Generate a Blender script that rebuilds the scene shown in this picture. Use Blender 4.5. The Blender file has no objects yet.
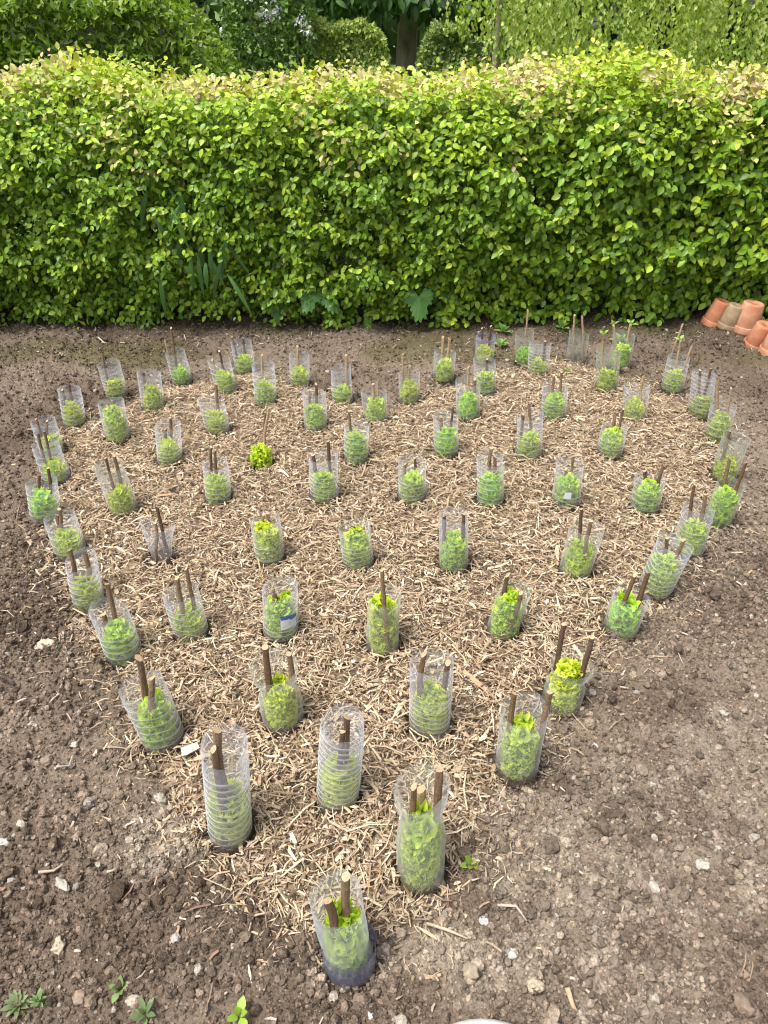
# Heart-shaped bed of lettuces, each sheltered by a cut plastic bottle, in front of a clipped hedge.
import bpy, math, random
import numpy as np
rng = np.random.default_rng(7)
random.seed(7)
SC = bpy.context.scene
COL = SC.collection
PI = math.pi

# ------------------------------------------------------------------ helpers
def vnoise(x, y, seed=0):
    """2-D gradient noise on arrays, about -1..1"""
    xi = np.floor(x).astype(np.int64); yi = np.floor(y).astype(np.int64)
    xf = x - xi; yf = y - yi
    def g(ix, iy):
        h = (ix * 374761393 + iy * 668265263 + seed * 974711) & 0x7fffffff
        h = ((h ^ (h >> 13)) * 1274126177) & 0x7fffffff
        h = h ^ (h >> 16)
        a = (h % 4096) / 4096.0 * 2 * PI
        return np.cos(a), np.sin(a)
    u = xf * xf * xf * (xf * (xf * 6 - 15) + 10); v = yf * yf * yf * (yf * (yf * 6 - 15) + 10)
    def d(ox, oy):
        gx, gy = g(xi + ox, yi + oy)
        return gx * (xf - ox) + gy * (yf - oy)
    a = d(0, 0) + u * (d(1, 0) - d(0, 0)); b = d(0, 1) + u * (d(1, 1) - d(0, 1))
    return (a + v * (b - a)) * 1.5

def smooth(a, b, x):
    t = np.clip((x - a) / (b - a), 0, 1)
    return t * t * (3 - 2 * t)

def unit(v):
    return v / np.maximum(np.linalg.norm(v, axis=-1, keepdims=True), 1e-9)

def make_mesh(name, V, F, mats, col=None, fmat=None, shade=False):
    """V (n,3); F an (m,k) array or a list of such arrays"""
    Fs = F if isinstance(F, list) else [F]
    Fs = [np.asarray(f, np.int32) for f in Fs if len(f)]
    me = bpy.data.meshes.new(name)
    V = np.asarray(V, np.float32)
    me.vertices.add(len(V)); me.vertices.foreach_set('co', V.ravel())
    loops = np.concatenate([f.ravel() for f in Fs])
    tot = np.concatenate([np.full(len(f), f.shape[1], np.int32) for f in Fs])
    start = np.concatenate([[0], np.cumsum(tot)[:-1]]).astype(np.int32)
    me.loops.add(len(loops)); me.loops.foreach_set('vertex_index', loops)
    me.polygons.add(len(tot)); me.polygons.foreach_set('loop_start', start)
    try: me.polygons.foreach_set('loop_total', tot)
    except Exception: pass
    if fmat is not None: me.polygons.foreach_set('material_index', np.asarray(fmat, np.int32))
    me.polygons.foreach_set('use_smooth', np.full(len(tot), bool(shade)))
    for m in (mats if isinstance(mats, (list, tuple)) else [mats]): me.materials.append(m)
    if col is not None:
        c = np.ones((len(V), 4), np.float32); c[:, :3] = col
        a = me.color_attributes.new('tint', 'FLOAT_COLOR', 'POINT')
        a.data.foreach_set('color', c.ravel())
    me.update(calc_edges=True)
    return me

def link(name, me, parent=None, loc=(0, 0, 0)):
    o = bpy.data.objects.new(name, me); COL.objects.link(o)
    o.location = loc
    if parent is not None: o.parent = parent
    return o

def tag(o, label=None, cat=None, group=None, kind=None):
    if label: o['label'] = label
    if cat: o['category'] = cat
    if group: o['group'] = group
    if kind: o['kind'] = kind
    return o

def thing(name, label, cat, loc=(0, 0, 0), group=None):
    return tag(link(name, None, None, loc), label, cat, group)

def place(tv, tf, pos, X, Y, Z, scale):
    """instances of a template baked into arrays; X, Y, Z are the (n,3) local axes"""
    n, m = len(pos), len(tv)
    s = np.asarray(scale, float)
    if s.ndim == 1: s = np.repeat(s[:, None], 3, 1)
    t = tv[None] * s[:, None, :]
    V = pos[:, None, :] + t[..., 0:1] * X[:, None, :] + t[..., 1:2] * Y[:, None, :] + t[..., 2:3] * Z[:, None, :]
    F = (tf[None] + (np.arange(n) * m)[:, None, None]).reshape(-1, tf.shape[1])
    return V.reshape(-1, 3), F

def tube(points, radii, k=8, caps=True):
    """a tube along points; the last face is the top cap"""
    P = np.asarray(points, float); n = len(P)
    T = unit(np.gradient(P, axis=0))
    ref = np.array([1.0, 0.13, 0.2]) if abs(T[0][0]) < 0.9 else np.array([0.0, 1.0, 0.2])
    A = unit(np.cross(T, ref)); B = np.cross(T, A)
    th = np.arange(k) / k * 2 * PI
    r = np.asarray(radii, float)
    if r.ndim == 1: r = np.repeat(r[:, None], k, 1)
    V = P[:, None] + r[..., None] * (np.cos(th)[None, :, None] * A[:, None] + np.sin(th)[None, :, None] * B[:, None])
    i = np.arange(n - 1)[:, None] * k; j = np.arange(k)[None]; j2 = (j + 1) % k
    Q = np.stack([i + j, i + j2, i + k + j2, i + k + j], -1).reshape(-1, 4)
    F = [Q]
    if caps: F += [np.arange(k)[None, ::-1], (np.arange(k) + (n - 1) * k)[None]]
    return V.reshape(-1, 3), F

def join(parts):
    V, F4, F3, FN, C = [], [], [], [], []
    o = 0
    for p in parts:
        v, f = p[0], p[1]
        for q in (f if isinstance(f, list) else [f]):
            (F4 if q.shape[1] == 4 else F3 if q.shape[1] == 3 else FN).append(q + o)
        V.append(v); o += len(v)
    F = []
    if F4: F.append(np.concatenate(F4))
    if F3: F.append(np.concatenate(F3))
    return np.concatenate(V), F + FN

# ------------------------------------------------------------------ materials
def mat(name):
    m = bpy.data.materials.new(name); m.use_nodes = True
    nt = m.node_tree; nt.nodes.clear()
    out = nt.nodes.new('ShaderNodeOutputMaterial')
    return m, nt, out

def N(nt, kind, **kw):
    n = nt.nodes.new(kind)
    for k, v in kw.items():
        if k in n.inputs.keys(): n.inputs[k].default_value = v
        else: setattr(n, k, v)
    return n

def ramp(nt, stops):
    r = nt.nodes.new('ShaderNodeValToRGB'); e = r.color_ramp.elements
    while len(e) < len(stops): e.new(0.5)
    for q, (p, c) in zip(e, stops): q.position = p; q.color = (*c, 1)
    return r

def leaf_mat(name, rough=0.4, trans=0.35, tboost=(1.25, 1.3, 0.6), spec=0.5, vein=False):
    m, nt, out = mat(name); L = nt.links
    a = N(nt, 'ShaderNodeAttribute', attribute_name='tint')
    p = N(nt, 'ShaderNodeBsdfPrincipled', Roughness=rough)
    p.inputs['Specular IOR Level'].default_value = spec
    L.new(a.outputs['Color'], p.inputs['Base Color'])
    mul = N(nt, 'ShaderNodeMix', data_type='RGBA', blend_type='MULTIPLY')
    mul.inputs[0].default_value = 1
    mul.inputs[7].default_value = (*tboost, 1)
    L.new(a.outputs['Color'], mul.inputs[6])
    t = N(nt, 'ShaderNodeBsdfTranslucent'); L.new(mul.outputs[2], t.inputs['Color'])
    mx = N(nt, 'ShaderNodeMixShader'); mx.inputs[0].default_value = trans
    L.new(p.outputs[0], mx.inputs[1]); L.new(t.outputs[0], mx.inputs[2]); L.new(mx.outputs[0], out.inputs[0])
    if vein:
        nz = N(nt, 'ShaderNodeTexNoise', Scale=60.0, Detail=3.0)
        b = N(nt, 'ShaderNodeBump', Strength=0.3, Distance=0.004)
        L.new(nz.outputs[0], b.inputs['Height']); L.new(b.outputs[0], p.inputs['Normal'])
    return m

def tint_mat(name, rough=0.9, bump=0.4, scale=180.0, dist=0.004, spec=0.2, mottled=0.25):
    """rough matter coloured by the mesh's own tint, mottled by noise"""
    m, nt, out = mat(name); L = nt.links
    a = N(nt, 'ShaderNodeAttribute', attribute_name='tint')
    tc = N(nt, 'ShaderNodeTexCoord')
    nz = N(nt, 'ShaderNodeTexNoise', Scale=scale, Detail=4.0, Roughness=0.65)
    L.new(tc.outputs['Object'], nz.inputs['Vector'])
    r = ramp(nt, [(0.3, (1 - mottled,) * 3), (0.7, (1 + mottled,) * 3)])
    L.new(nz.outputs[0], r.inputs[0])
    mul = N(nt, 'ShaderNodeMix', data_type='RGBA', blend_type='MULTIPLY'); mul.inputs[0].default_value = 1
    L.new(a.outputs['Color'], mul.inputs[6]); L.new(r.outputs[0], mul.inputs[7])
    p = N(nt, 'ShaderNodeBsdfPrincipled', Roughness=rough); p.inputs['Specular IOR Level'].default_value = spec
    L.new(mul.outputs[2], p.inputs['Base Color'])
    b = N(nt, 'ShaderNodeBump', Strength=bump, Distance=dist)
    L.new(nz.outputs[0], b.inputs['Height']); L.new(b.outputs[0], p.inputs['Normal'])
    L.new(p.outputs[0], out.inputs[0])
    return m

def plain_mat(name, c1, c2, scale=30.0, rough=0.8, bump=0.3, dist=0.003, spec=0.3, stretch=(1, 1, 1)):
    m, nt, out = mat(name); L = nt.links
    tc = N(nt, 'ShaderNodeTexCoord'); mp = N(nt, 'ShaderNodeMapping'); mp.inputs['Scale'].default_value = stretch
    L.new(tc.outputs['Object'], mp.inputs[0])
    nz = N(nt, 'ShaderNodeTexNoise', Scale=scale, Detail=5.0, Roughness=0.6); L.new(mp.outputs[0], nz.inputs['Vector'])
    r = ramp(nt, [(0.32, c1), (0.68, c2)]); L.new(nz.outputs[0], r.inputs[0])
    p = N(nt, 'ShaderNodeBsdfPrincipled', Roughness=rough); p.inputs['Specular IOR Level'].default_value = spec
    L.new(r.outputs[0], p.inputs['Base Color'])
    b = N(nt, 'ShaderNodeBump', Strength=bump, Distance=dist)
    L.new(nz.outputs[0], b.inputs['Height']); L.new(b.outputs[0], p.inputs['Normal'])
    L.new(p.outputs[0], out.inputs[0])
    return m

def plastic_mat(name, tint, film, film_col, rough=0.2, fres=0.4):
    """thin clear bottle plastic: see-through, glossy at a slant, slightly scuffed, its film also painting in sheen"""
    m, nt, out = mat(name); L = nt.links
    tr = N(nt, 'ShaderNodeBsdfTransparent', Color=(*tint, 1))
    gl = N(nt, 'ShaderNodeBsdfGlossy', Roughness=rough, Color=(0.95, 0.97, 1, 1))
    df = N(nt, 'ShaderNodeBsdfDiffuse', Color=(*film_col, 1)); tl = N(nt, 'ShaderNodeBsdfTranslucent', Color=(*film_col, 1))
    tc = N(nt, 'ShaderNodeTexCoord')
    nz = N(nt, 'ShaderNodeTexNoise', Scale=38.0, Detail=3.0); L.new(tc.outputs['Object'], nz.inputs['Vector'])
    b = N(nt, 'ShaderNodeBump', Strength=0.12, Distance=0.004); L.new(nz.outputs[0], b.inputs['Height'])
    L.new(b.outputs[0], gl.inputs['Normal'])
    lw0 = N(nt, 'ShaderNodeLayerWeight', Blend=0.5)
    lw = N(nt, 'ShaderNodeMath', operation='POWER'); lw.inputs[1].default_value = 2.6; L.new(lw0.outputs['Facing'], lw.inputs[0])
    f = N(nt, 'ShaderNodeMath', operation='MULTIPLY_ADD'); f.inputs[1].default_value = fres; f.inputs[2].default_value = 0.05
    L.new(lw.outputs[0], f.inputs[0]); f.use_clamp = True
    m1 = N(nt, 'ShaderNodeMixShader'); L.new(f.outputs[0], m1.inputs[0]); L.new(tr.outputs[0], m1.inputs[1]); L.new(gl.outputs[0], m1.inputs[2])
    md = N(nt, 'ShaderNodeMixShader'); md.inputs[0].default_value = 0.5; L.new(df.outputs[0], md.inputs[1]); L.new(tl.outputs[0], md.inputs[2])
    n2 = N(nt, 'ShaderNodeTexNoise', Scale=22.0, Detail=4.0, Roughness=0.7); L.new(tc.outputs['Object'], n2.inputs['Vector'])
    r2 = N(nt, 'ShaderNodeMapRange'); r2.inputs[1].default_value = 0.35; r2.inputs[2].default_value = 0.75
    r2.inputs[3].default_value = film * 0.6; r2.inputs[4].default_value = film * 1.6
    L.new(n2.outputs[0], r2.inputs[0])
    sx = N(nt, 'ShaderNodeSeparateXYZ'); L.new(tc.outputs['Object'], sx.inputs[0])     # earth splashed up the foot
    mz = N(nt, 'ShaderNodeMapRange'); mz.inputs[1].default_value = 0.045; mz.inputs[2].default_value = 0.0; L.new(sx.outputs[2], mz.inputs[0])
    mn = N(nt, 'ShaderNodeMath', operation='MULTIPLY'); L.new(mz.outputs[0], mn.inputs[0]); L.new(n2.outputs[0], mn.inputs[1])
    mc = N(nt, 'ShaderNodeMix', data_type='RGBA'); mc.inputs[6].default_value = (*film_col, 1); mc.inputs[7].default_value = (0.27, 0.22, 0.175, 1)
    L.new(mz.outputs[0], mc.inputs[0]); L.new(mc.outputs[2], df.inputs['Color']); L.new(mc.outputs[2], tl.inputs['Color'])
    ad = N(nt, 'ShaderNodeMath', operation='MULTIPLY_ADD'); ad.inputs[1].default_value = 0.4; L.new(mn.outputs[0], ad.inputs[0]); L.new(r2.outputs[0], ad.inputs[2])
    m2 = N(nt, 'ShaderNodeMixShader'); eg = N(nt, 'ShaderNodeMath', operation='MULTIPLY_ADD'); eg.inputs[1].default_value = film * 2.4; eg.use_clamp = True
    L.new(lw.outputs[0], eg.inputs[0]); L.new(ad.outputs[0], eg.inputs[2]); L.new(eg.outputs[0], m2.inputs[0]); L.new(m1.outputs[0], m2.inputs[1]); L.new(md.outputs[0], m2.inputs[2])
    L.new(m2.outputs[0], out.inputs[0])
    return m

M_HEDGE = leaf_mat('hornbeam leaf', 0.42, 0.24, spec=0.4)
M_LEAF = leaf_mat('garden leaf', 0.5, 0.35)
M_DARKLEAF = leaf_mat('dark tree leaf', 0.5, 0.25)  # for the dark green tree crowns and far wood
M_LETTUCE = leaf_mat('lettuce leaf', 0.45, 0.5, (1.2, 1.15, 0.7), vein=True)
M_FLOWER = leaf_mat('white petals', 0.6, 0.3, (1, 1, 1))
M_CLOD = tint_mat('soil crumbs', 0.95, 1.0, 150.0, 0.008, 0.1, 0.4)
M_CHIP = tint_mat('dry wood shreds', 0.85, 0.35, 240.0, 0.002, 0.2)
M_STONE = tint_mat('garden stone', 0.8, 0.5, 90.0, 0.004, 0.3)
M_BARK = tint_mat('stick bark', 0.75, 0.5, 120.0, 0.003, 0.3, 0.35)
M_TWIG = plain_mat('hedge twig', (0.06, 0.04, 0.028), (0.14, 0.1, 0.07), 40)
M_TRUNK = plain_mat('tree bark', (0.10, 0.08, 0.06), (0.30, 0.25, 0.2), 9, 0.9, 0.9, 0.03, stretch=(1, 1, 0.3))
M_TERRA = plain_mat('terracotta', (0.36, 0.13, 0.065), (0.58, 0.27, 0.15), 11, 0.85, 0.25)
M_TERRA_PALE = plain_mat('limed terracotta', (0.40, 0.16, 0.08), (0.60, 0.36, 0.24), 9, 0.88, 0.3)
M_TERRA_OLD = plain_mat('mossy old terracotta', (0.23, 0.15, 0.085), (0.36, 0.27, 0.17), 22, 0.92, 0.4)
M_HOLE = plain_mat('pot hole shade', (0.03, 0.02, 0.015), (0.05, 0.03, 0.02))
M_SLAB = plain_mat('pale stone slab', (0.5, 0.5, 0.47), (0.66, 0.66, 0.62), 40, 0.8, 0.3)
M_LAWN = plain_mat('lawn', (0.07, 0.12, 0.025), (0.14, 0.2, 0.05), 5, 0.9, 0.8, 0.03)
M_ROOF = plain_mat('red roof tile', (0.26, 0.13, 0.095), (0.36, 0.2, 0.15), 6, 0.85, 0.6, 0.03)
M_SHED = plain_mat('dark shed board', (0.03, 0.027, 0.025), (0.07, 0.06, 0.055), 5, 0.85, 0.4, 0.01, stretch=(4, 4, 0.3))
M_CLEAR = plastic_mat('clear bottle plastic', (0.985, 0.99, 1.0), 0.165, (0.86, 0.89, 1.0), 0.2, 0.4)  # bluish film colour also paints in a sky sheen
M_MILKY = plastic_mat('scuffed bottle plastic', (0.98, 0.985, 0.98), 0.16, (0.82, 0.87, 0.84), 0.25)
M_GREENISH = plastic_mat('greenish bottle plastic', (0.95, 0.975, 0.955), 0.15, (0.78, 0.84, 0.79))
M_RIB = plastic_mat('moulded plastic rib', (0.97, 0.98, 0.99), 0.46, (0.98, 0.99, 1.0), 0.15, 0.8)  # milky white film also paints in highlights along the ribs
M_BLUEBAND = plastic_mat('blue tinted plastic', (0.76, 0.76, 0.88), 0.07, (0.5, 0.52, 0.7), 0.2)
M_LILAC = plastic_mat('lilac tinted plastic', (0.75, 0.72, 0.86), 0.22, (0.62, 0.6, 0.78), 0.2)
M_WHITEPAPER = plain_mat('white label paper', (0.52, 0.55, 0.57), (0.66, 0.68, 0.7), 50, 0.6, 0.1)
M_BLUEPAPER = plain_mat('blue label paper', (0.05, 0.12, 0.36), (0.08, 0.17, 0.44), 50, 0.6, 0.1)

# ------------------------------------------------------------------ ground: garden soil, mulched heart, lawn behind
HEART = np.array([(-0.06,0.675),(-0.159,0.702),(-0.253,0.759),(-0.322,0.82),(-0.392,0.863),(-0.483,0.979),(-0.539,1.07),(-0.627,1.2),(-0.68,1.295),(-0.753,1.382),(-0.843,1.534),(-0.932,1.685),(-1.035,1.829),(-1.139,2.046),(-1.219,2.3),(-1.261,2.521),(-1.266,2.684),(-1.185,2.818),(-1.105,2.912),(-1.052,3.041),(-0.934,3.115),(-0.836,3.083),(-0.718,3.191),(-0.589,3.27),(-0.478,3.136),(-0.287,3.031),(-0.148,2.912),(0.0,2.836),(0.087,2.912),(0.202,3.041),(0.296,3.094),(0.44,3.169),(0.568,3.259),(0.692,3.293),(0.827,3.376),(0.925,3.376),(1.01,3.225),(1.113,3.169),(1.197,3.062),(1.255,2.961),(1.316,2.818),(1.337,2.642),(1.324,2.521),(1.241,2.3),(1.154,2.106),(1.081,1.989),(0.956,1.819),(0.789,1.618),(0.615,1.444),(0.52,1.336),(0.423,1.246),(0.334,1.126),(0.258,1.017),(0.229,0.955),(0.199,0.885),(0.13,0.795),(0.097,0.74),(0.057,0.702),(0.0,0.675)])

def heart_dist(x, y):
    """signed distance to the mulched heart's outline, positive inside"""
    x = np.asarray(x, float); y = np.asarray(y, float)
    best = np.full(x.shape, 1e9); inside = np.zeros(x.shape, bool)
    P = HEART; n = len(P)
    for i in range(n):
        ax, ay = P[i]; bx, by = P[(i + 1) % n]
        dx, dy = bx - ax, by - ay
        t = np.clip(((x - ax) * dx + (y - ay) * dy) / (dx * dx + dy * dy), 0, 1)
        best = np.minimum(best, np.hypot(x - ax - t * dx, y - ay - t * dy))
        c = ((ay > y) != (by > y)) & (x < (bx - ax) * (y - ay) / (by - ay + 1e-12) + ax)
        inside ^= c
    return np.where(inside, best, -best)

# number: (x, y, lean of the rim in x, collar height, kind of plastic, lettuce height, [(foot x, foot y, tip x, tip z), ...])
PLANTS = [
(1,-0.938,3.18,-0.013,0.152,'R',0.064,[(-0.962,3.208,-0.958,0.236),(-0.971,3.197,-0.991,0.183)]),
(2,-1.192,3.015,-0.007,0.155,'L',0.075,[(-1.224,3.031,-1.224,0.185)]),
(3,-0.983,2.852,0.005,0.163,'P',0.09,[(-1.007,2.879,-1.009,0.164)]),
(4,-1.276,2.72,0.011,0.158,'R',0.087,[(-1.291,2.752,-1.274,0.169),(-1.302,2.744,-1.303,0.151)]),
(5,-1.046,2.565,0.001,0.16,'P',0.127,[(-1.07,2.591,-1.077,0.155)]),
(6,-1.274,2.473,-0.005,0.148,'R',0.077,[(-1.309,2.479,-1.305,0.157),(-1.286,2.482,-1.267,0.148)]),
(7,-1.194,2.297,-0.012,0.141,'F',0.06,[(-1.23,2.3,-1.219,0.192),(-1.208,2.3,-1.195,0.203)]),
(8,-1.144,2.05,0.021,0.142,'R',0.098,[(-1.173,2.064,-1.131,0.168),(-1.133,2.076,-1.101,0.188)]),
(9,-0.806,2.4,0.016,0.158,'L',0.079,[(-0.814,2.436,-0.787,0.184),(-0.828,2.429,-0.811,0.142)]),
(10,-0.885,2.079,-0.016,0.179,'P',0.087,[(-0.907,2.088,-0.91,0.219),(-0.874,2.106,-0.888,0.216)]),
(11,-0.987,1.853,-0.008,0.134,'F',0.068,[(-0.996,1.859,-0.99,0.174),(-1.019,1.871,-1.008,0.143)]),
(12,-0.858,1.624,0.007,0.155,'R',0.087,[(-0.892,1.636,-0.876,0.188),(-0.861,1.631,-0.834,0.181)]),
(13,-0.692,1.408,-0.014,0.158,'R',0.104,[(-0.708,1.429,-0.698,0.24),(-0.722,1.411,-0.718,0.155)]),
(14,-0.69,1.813,0.005,0.128,'E',0,[(-0.668,1.819,-0.675,0.209),(-0.706,1.784,-0.678,0.175)]),
(15,-0.53,1.488,-0.009,0.145,'R',0.082,[(-0.513,1.506,-0.517,0.229),(-0.547,1.483,-0.538,0.215)]),
(16,-0.654,3.257,-0.007,0.145,'R',0.065,[(-0.679,3.284,-0.705,0.164),(-0.656,3.293,-0.656,0.155)]),
(17,-0.698,3.015,-0.02,0.146,'R',0.085,[(-0.723,3.04,-0.752,0.154),(-0.712,3.048,-0.718,0.192)]),
(18,-0.51,2.899,0.002,0.178,'R',0.101,[(-0.523,2.933,-0.513,0.222)]),
(19,-0.384,3.106,0.005,0.145,'R',0.067,[(-0.395,3.141,-0.387,0.177)]),
(20,-0.182,2.937,-0.001,0.162,'R',0.064,[(-0.168,2.97,-0.162,0.206)]),
(21,-0.033,2.737,-0.008,0.132,'P',0.092,[(-0.037,2.728,-0.044,0.185),(-0.025,2.772,-0.026,0.177)]),
(22,-0.667,2.636,-0.009,0.146,'R',0.085,[(-0.669,2.667,-0.658,0.213)]),
(23,-0.278,2.669,0.001,0.164,'P',0.099,[(-0.299,2.684,-0.294,0.157),(-0.276,2.702,-0.27,0.197)]),
(24,-0.459,2.386,0.0,0,'N',0.07,[(-0.464,2.422,-0.432,0.208),(-0.459,2.422,-0.417,0.232)]),
(25,-0.105,2.415,0.002,0.146,'R',0.109,[(-0.123,2.446,-0.129,0.208)]),
(26,-0.576,2.144,0.007,0.146,'R',0.097,[(-0.604,2.167,-0.581,0.215),(-0.578,2.168,-0.57,0.199)]),
(27,-0.208,2.162,0.001,0.167,'L',0.097,[(-0.238,2.183,-0.242,0.175),(-0.188,2.187,-0.189,0.226)]),
(28,0.109,2.956,-0.001,0.139,'P',0.088,[(0.088,2.985,0.081,0.204),(0.116,2.991,0.112,0.147)]),
(29,0.274,3.148,0.002,0.127,'P',0.083,[(0.263,3.183,0.265,0.203),(0.292,3.18,0.295,0.195)]),
(30,0.487,3.384,0.0,0.119,'B',0.057,[(0.485,3.42,0.47,0.155),(0.508,3.414,0.511,0.167)]),
(31,0.448,2.995,-0.016,0.159,'R',0.094,[(0.46,3.029,0.449,0.163)]),
(32,0.35,2.763,-0.009,0.164,'P',0.102,[(0.35,2.79,0.341,0.23),(0.37,2.793,0.371,0.177)]),
(33,0.685,3.384,-0.014,0.149,'P',0.057,[(0.698,3.418,0.68,0.244)]),
(34,0.719,3.213,-0.006,0.153,'S',0.074,[(0.74,3.242,0.74,0.16)]),
(35,0.942,3.408,-0.008,0.15,'P',0,[(0.939,3.444,0.911,0.21),(0.977,3.413,0.938,0.222)]),
(36,0.239,2.458,-0.012,0.164,'R',0.102,[(0.259,2.474,0.256,0.206),(0.221,2.482,0.214,0.164)]),
(37,0.704,2.754,-0.009,0.146,'L',0.102,[(0.7,2.79,0.691,0.195),(0.73,2.779,0.717,0.214)]),
(38,0.552,2.444,-0.013,0.18,'R',0.102,[(0.533,2.474,0.518,0.181),(0.568,2.476,0.537,0.213)]),
(39,0.097,2.15,-0.002,0.159,'L',0.101,[(0.078,2.168,0.072,0.148),(0.112,2.183,0.106,0.163)]),
(40,0.368,2.132,-0.012,0.173,'R',0.104,[(0.369,2.162,0.36,0.214),(0.387,2.137,0.37,0.198)]),
(41,0.627,2.126,-0.003,0.158,'W',0.1,[(0.652,2.152,0.637,0.189),(0.632,2.156,0.62,0.135)]),
(42,0.994,3.035,-0.02,0.179,'P',0.085,[(0.985,3.062,0.946,0.259),(1.022,3.057,1.025,0.197)]),
(43,1.113,3.269,-0.005,0.165,'P',0.1,[(1.11,3.305,1.061,0.211),(1.14,3.293,1.136,0.218)]),
(44,1.04,2.754,-0.016,0.146,'P',0.079,[(1.065,2.78,1.052,0.196)]),
(45,1.29,3.045,0.002,0.152,'R',0.081,[(1.305,3.078,1.293,0.226),(1.324,3.058,1.34,0.211)]),
(46,1.328,2.798,-0.021,0.183,'S',0.075,[(1.342,2.831,1.298,0.199),(1.357,2.82,1.336,0.211)]),
(47,1.321,2.588,-0.008,0.14,'F',0.093,[(1.333,2.622,1.277,0.25),(1.352,2.606,1.332,0.224)]),
(48,1.26,2.338,0.003,0.175,'P',0.078,[(1.257,2.342,1.238,0.181)]),
(49,1.13,2.05,0.01,0.15,'P',0.118,[(1.142,2.084,1.127,0.221),(1.166,2.057,1.17,0.219)]),
(50,0.958,1.848,-0.007,0.171,'F',0.11,[(0.951,1.87,0.93,0.25),(0.99,1.863,0.97,0.223)]),
(51,0.795,1.662,0.026,0.168,'S',0.114,[(0.795,1.676,0.799,0.2),(0.827,1.679,0.85,0.191)]),
(52,0.653,1.5,0.008,0.124,'P',0.104,[(0.635,1.49,0.653,0.219),(0.68,1.506,0.693,0.212)]),
(53,0.891,2.09,-0.004,0.132,'R',0.103,[(0.9,2.125,0.878,0.147),(0.926,2.102,0.926,0.184)]),
(54,0.581,1.752,0.013,0.173,'P',0.114,[(0.577,1.76,0.57,0.242),(0.596,1.731,0.594,0.22)]),
(55,0.862,2.458,-0.003,0.122,'L',0.098,[(0.856,2.482,0.863,0.177),(0.89,2.481,0.891,0.198)]),
(56,-0.354,1.813,-0.004,0.15,'R',0.132,[(-0.375,1.829,-0.363,0.176),(-0.362,1.829,-0.35,0.18)]),
(57,-0.079,1.789,-0.01,0.146,'L',0.123,[(-0.094,1.804,-0.093,0.152),(-0.066,1.804,-0.066,0.128)]),
(58,-0.283,1.488,0.008,0.162,'U',0.122,[(-0.299,1.487,-0.29,0.155),(-0.295,1.498,-0.283,0.143)]),
(59,-0.244,1.19,-0.007,0.185,'Q',0.129,[(-0.273,1.193,-0.267,0.255),(-0.222,1.193,-0.215,0.234)]),
(60,-0.003,1.44,0.005,0.177,'P',0.162,[(0.01,1.406,-0.005,0.304)]),
(61,0.213,1.78,-0.007,0.189,'P',0.112,[(0.193,1.799,0.178,0.188),(0.246,1.794,0.236,0.201)]),
(62,0.328,1.5,0.022,0.142,'P',0.126,[(0.314,1.522,0.329,0.192),(0.333,1.475,0.359,0.17)]),
(63,0.109,1.167,-0.001,0.21,'L',0.132,[(0.085,1.172,0.089,0.254),(0.142,1.169,0.143,0.231)]),
(64,0.448,1.268,0.009,0.136,'Q',0.14,[(0.428,1.289,0.426,0.235),(0.475,1.259,0.488,0.222)]),
(65,0.303,1.061,0.0,0.184,'P',0.147,[(0.276,1.067,0.275,0.246),(0.339,1.062,0.348,0.255)]),
(66,-0.523,1.141,-0.022,0.172,'R',0.134,[(-0.542,1.155,-0.539,0.26),(-0.544,1.126,-0.508,0.228)]),
(67,-0.322,0.9,0.018,0.276,'R',0.149,[(-0.323,0.896,-0.309,0.339),(-0.329,0.88,-0.317,0.304)]),
(68,-0.103,0.98,0.021,0.235,'S',0.126,[(-0.088,0.979,-0.074,0.275),(-0.103,0.96,-0.082,0.254)]),
(69,0.075,0.817,-0.008,0.271,'Q',0.187,[(0.041,0.82,0.054,0.275),(0.097,0.824,0.099,0.319),(0.076,0.852,0.07,0.223)]),
(70,-0.063,0.651,-0.016,0.222,'T',0.167,[(-0.055,0.652,-0.062,0.278),(-0.08,0.639,-0.094,0.227)]),
]
def plant_dist(x, y):
    """distance to the nearest plant"""
    best = np.full(np.shape(x), 9.0)
    for p in PLANTS: best = np.minimum(best, np.hypot(x - p[1], y - p[2]))
    return best

def soil_height(x, y, d=None):
    if d is None: d = heart_dist(x, y)
    h = 0.022 * vnoise(x * 2.1, y * 2.1, 1) + 0.016 * vnoise(x * 6, y * 6, 2)
    rough = 0.62 + 0.45 * smooth(-0.35, 0.35, vnoise(x * 1.6 + 9, y * 1.6, 5)) + 0.25 * smooth(-0.7, -1.4, x)
    n1 = vnoise(x * 17, y * 17, 3); n2 = vnoise(x * 37, y * 37, 4)
    clod = rough * (0.020 * (np.abs(n1) - 0.3) + 0.017 * np.maximum(n2, -0.25) + 0.009 * vnoise(x * 71, y * 71, 6))
    h = h * (1 - 0.75 * smooth(-0.02, 0.12, d)) + clod * (1 - 0.6 * smooth(0, 0.1, d))
    return h + 0.012 * smooth(-0.03, 0.15, d)

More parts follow.
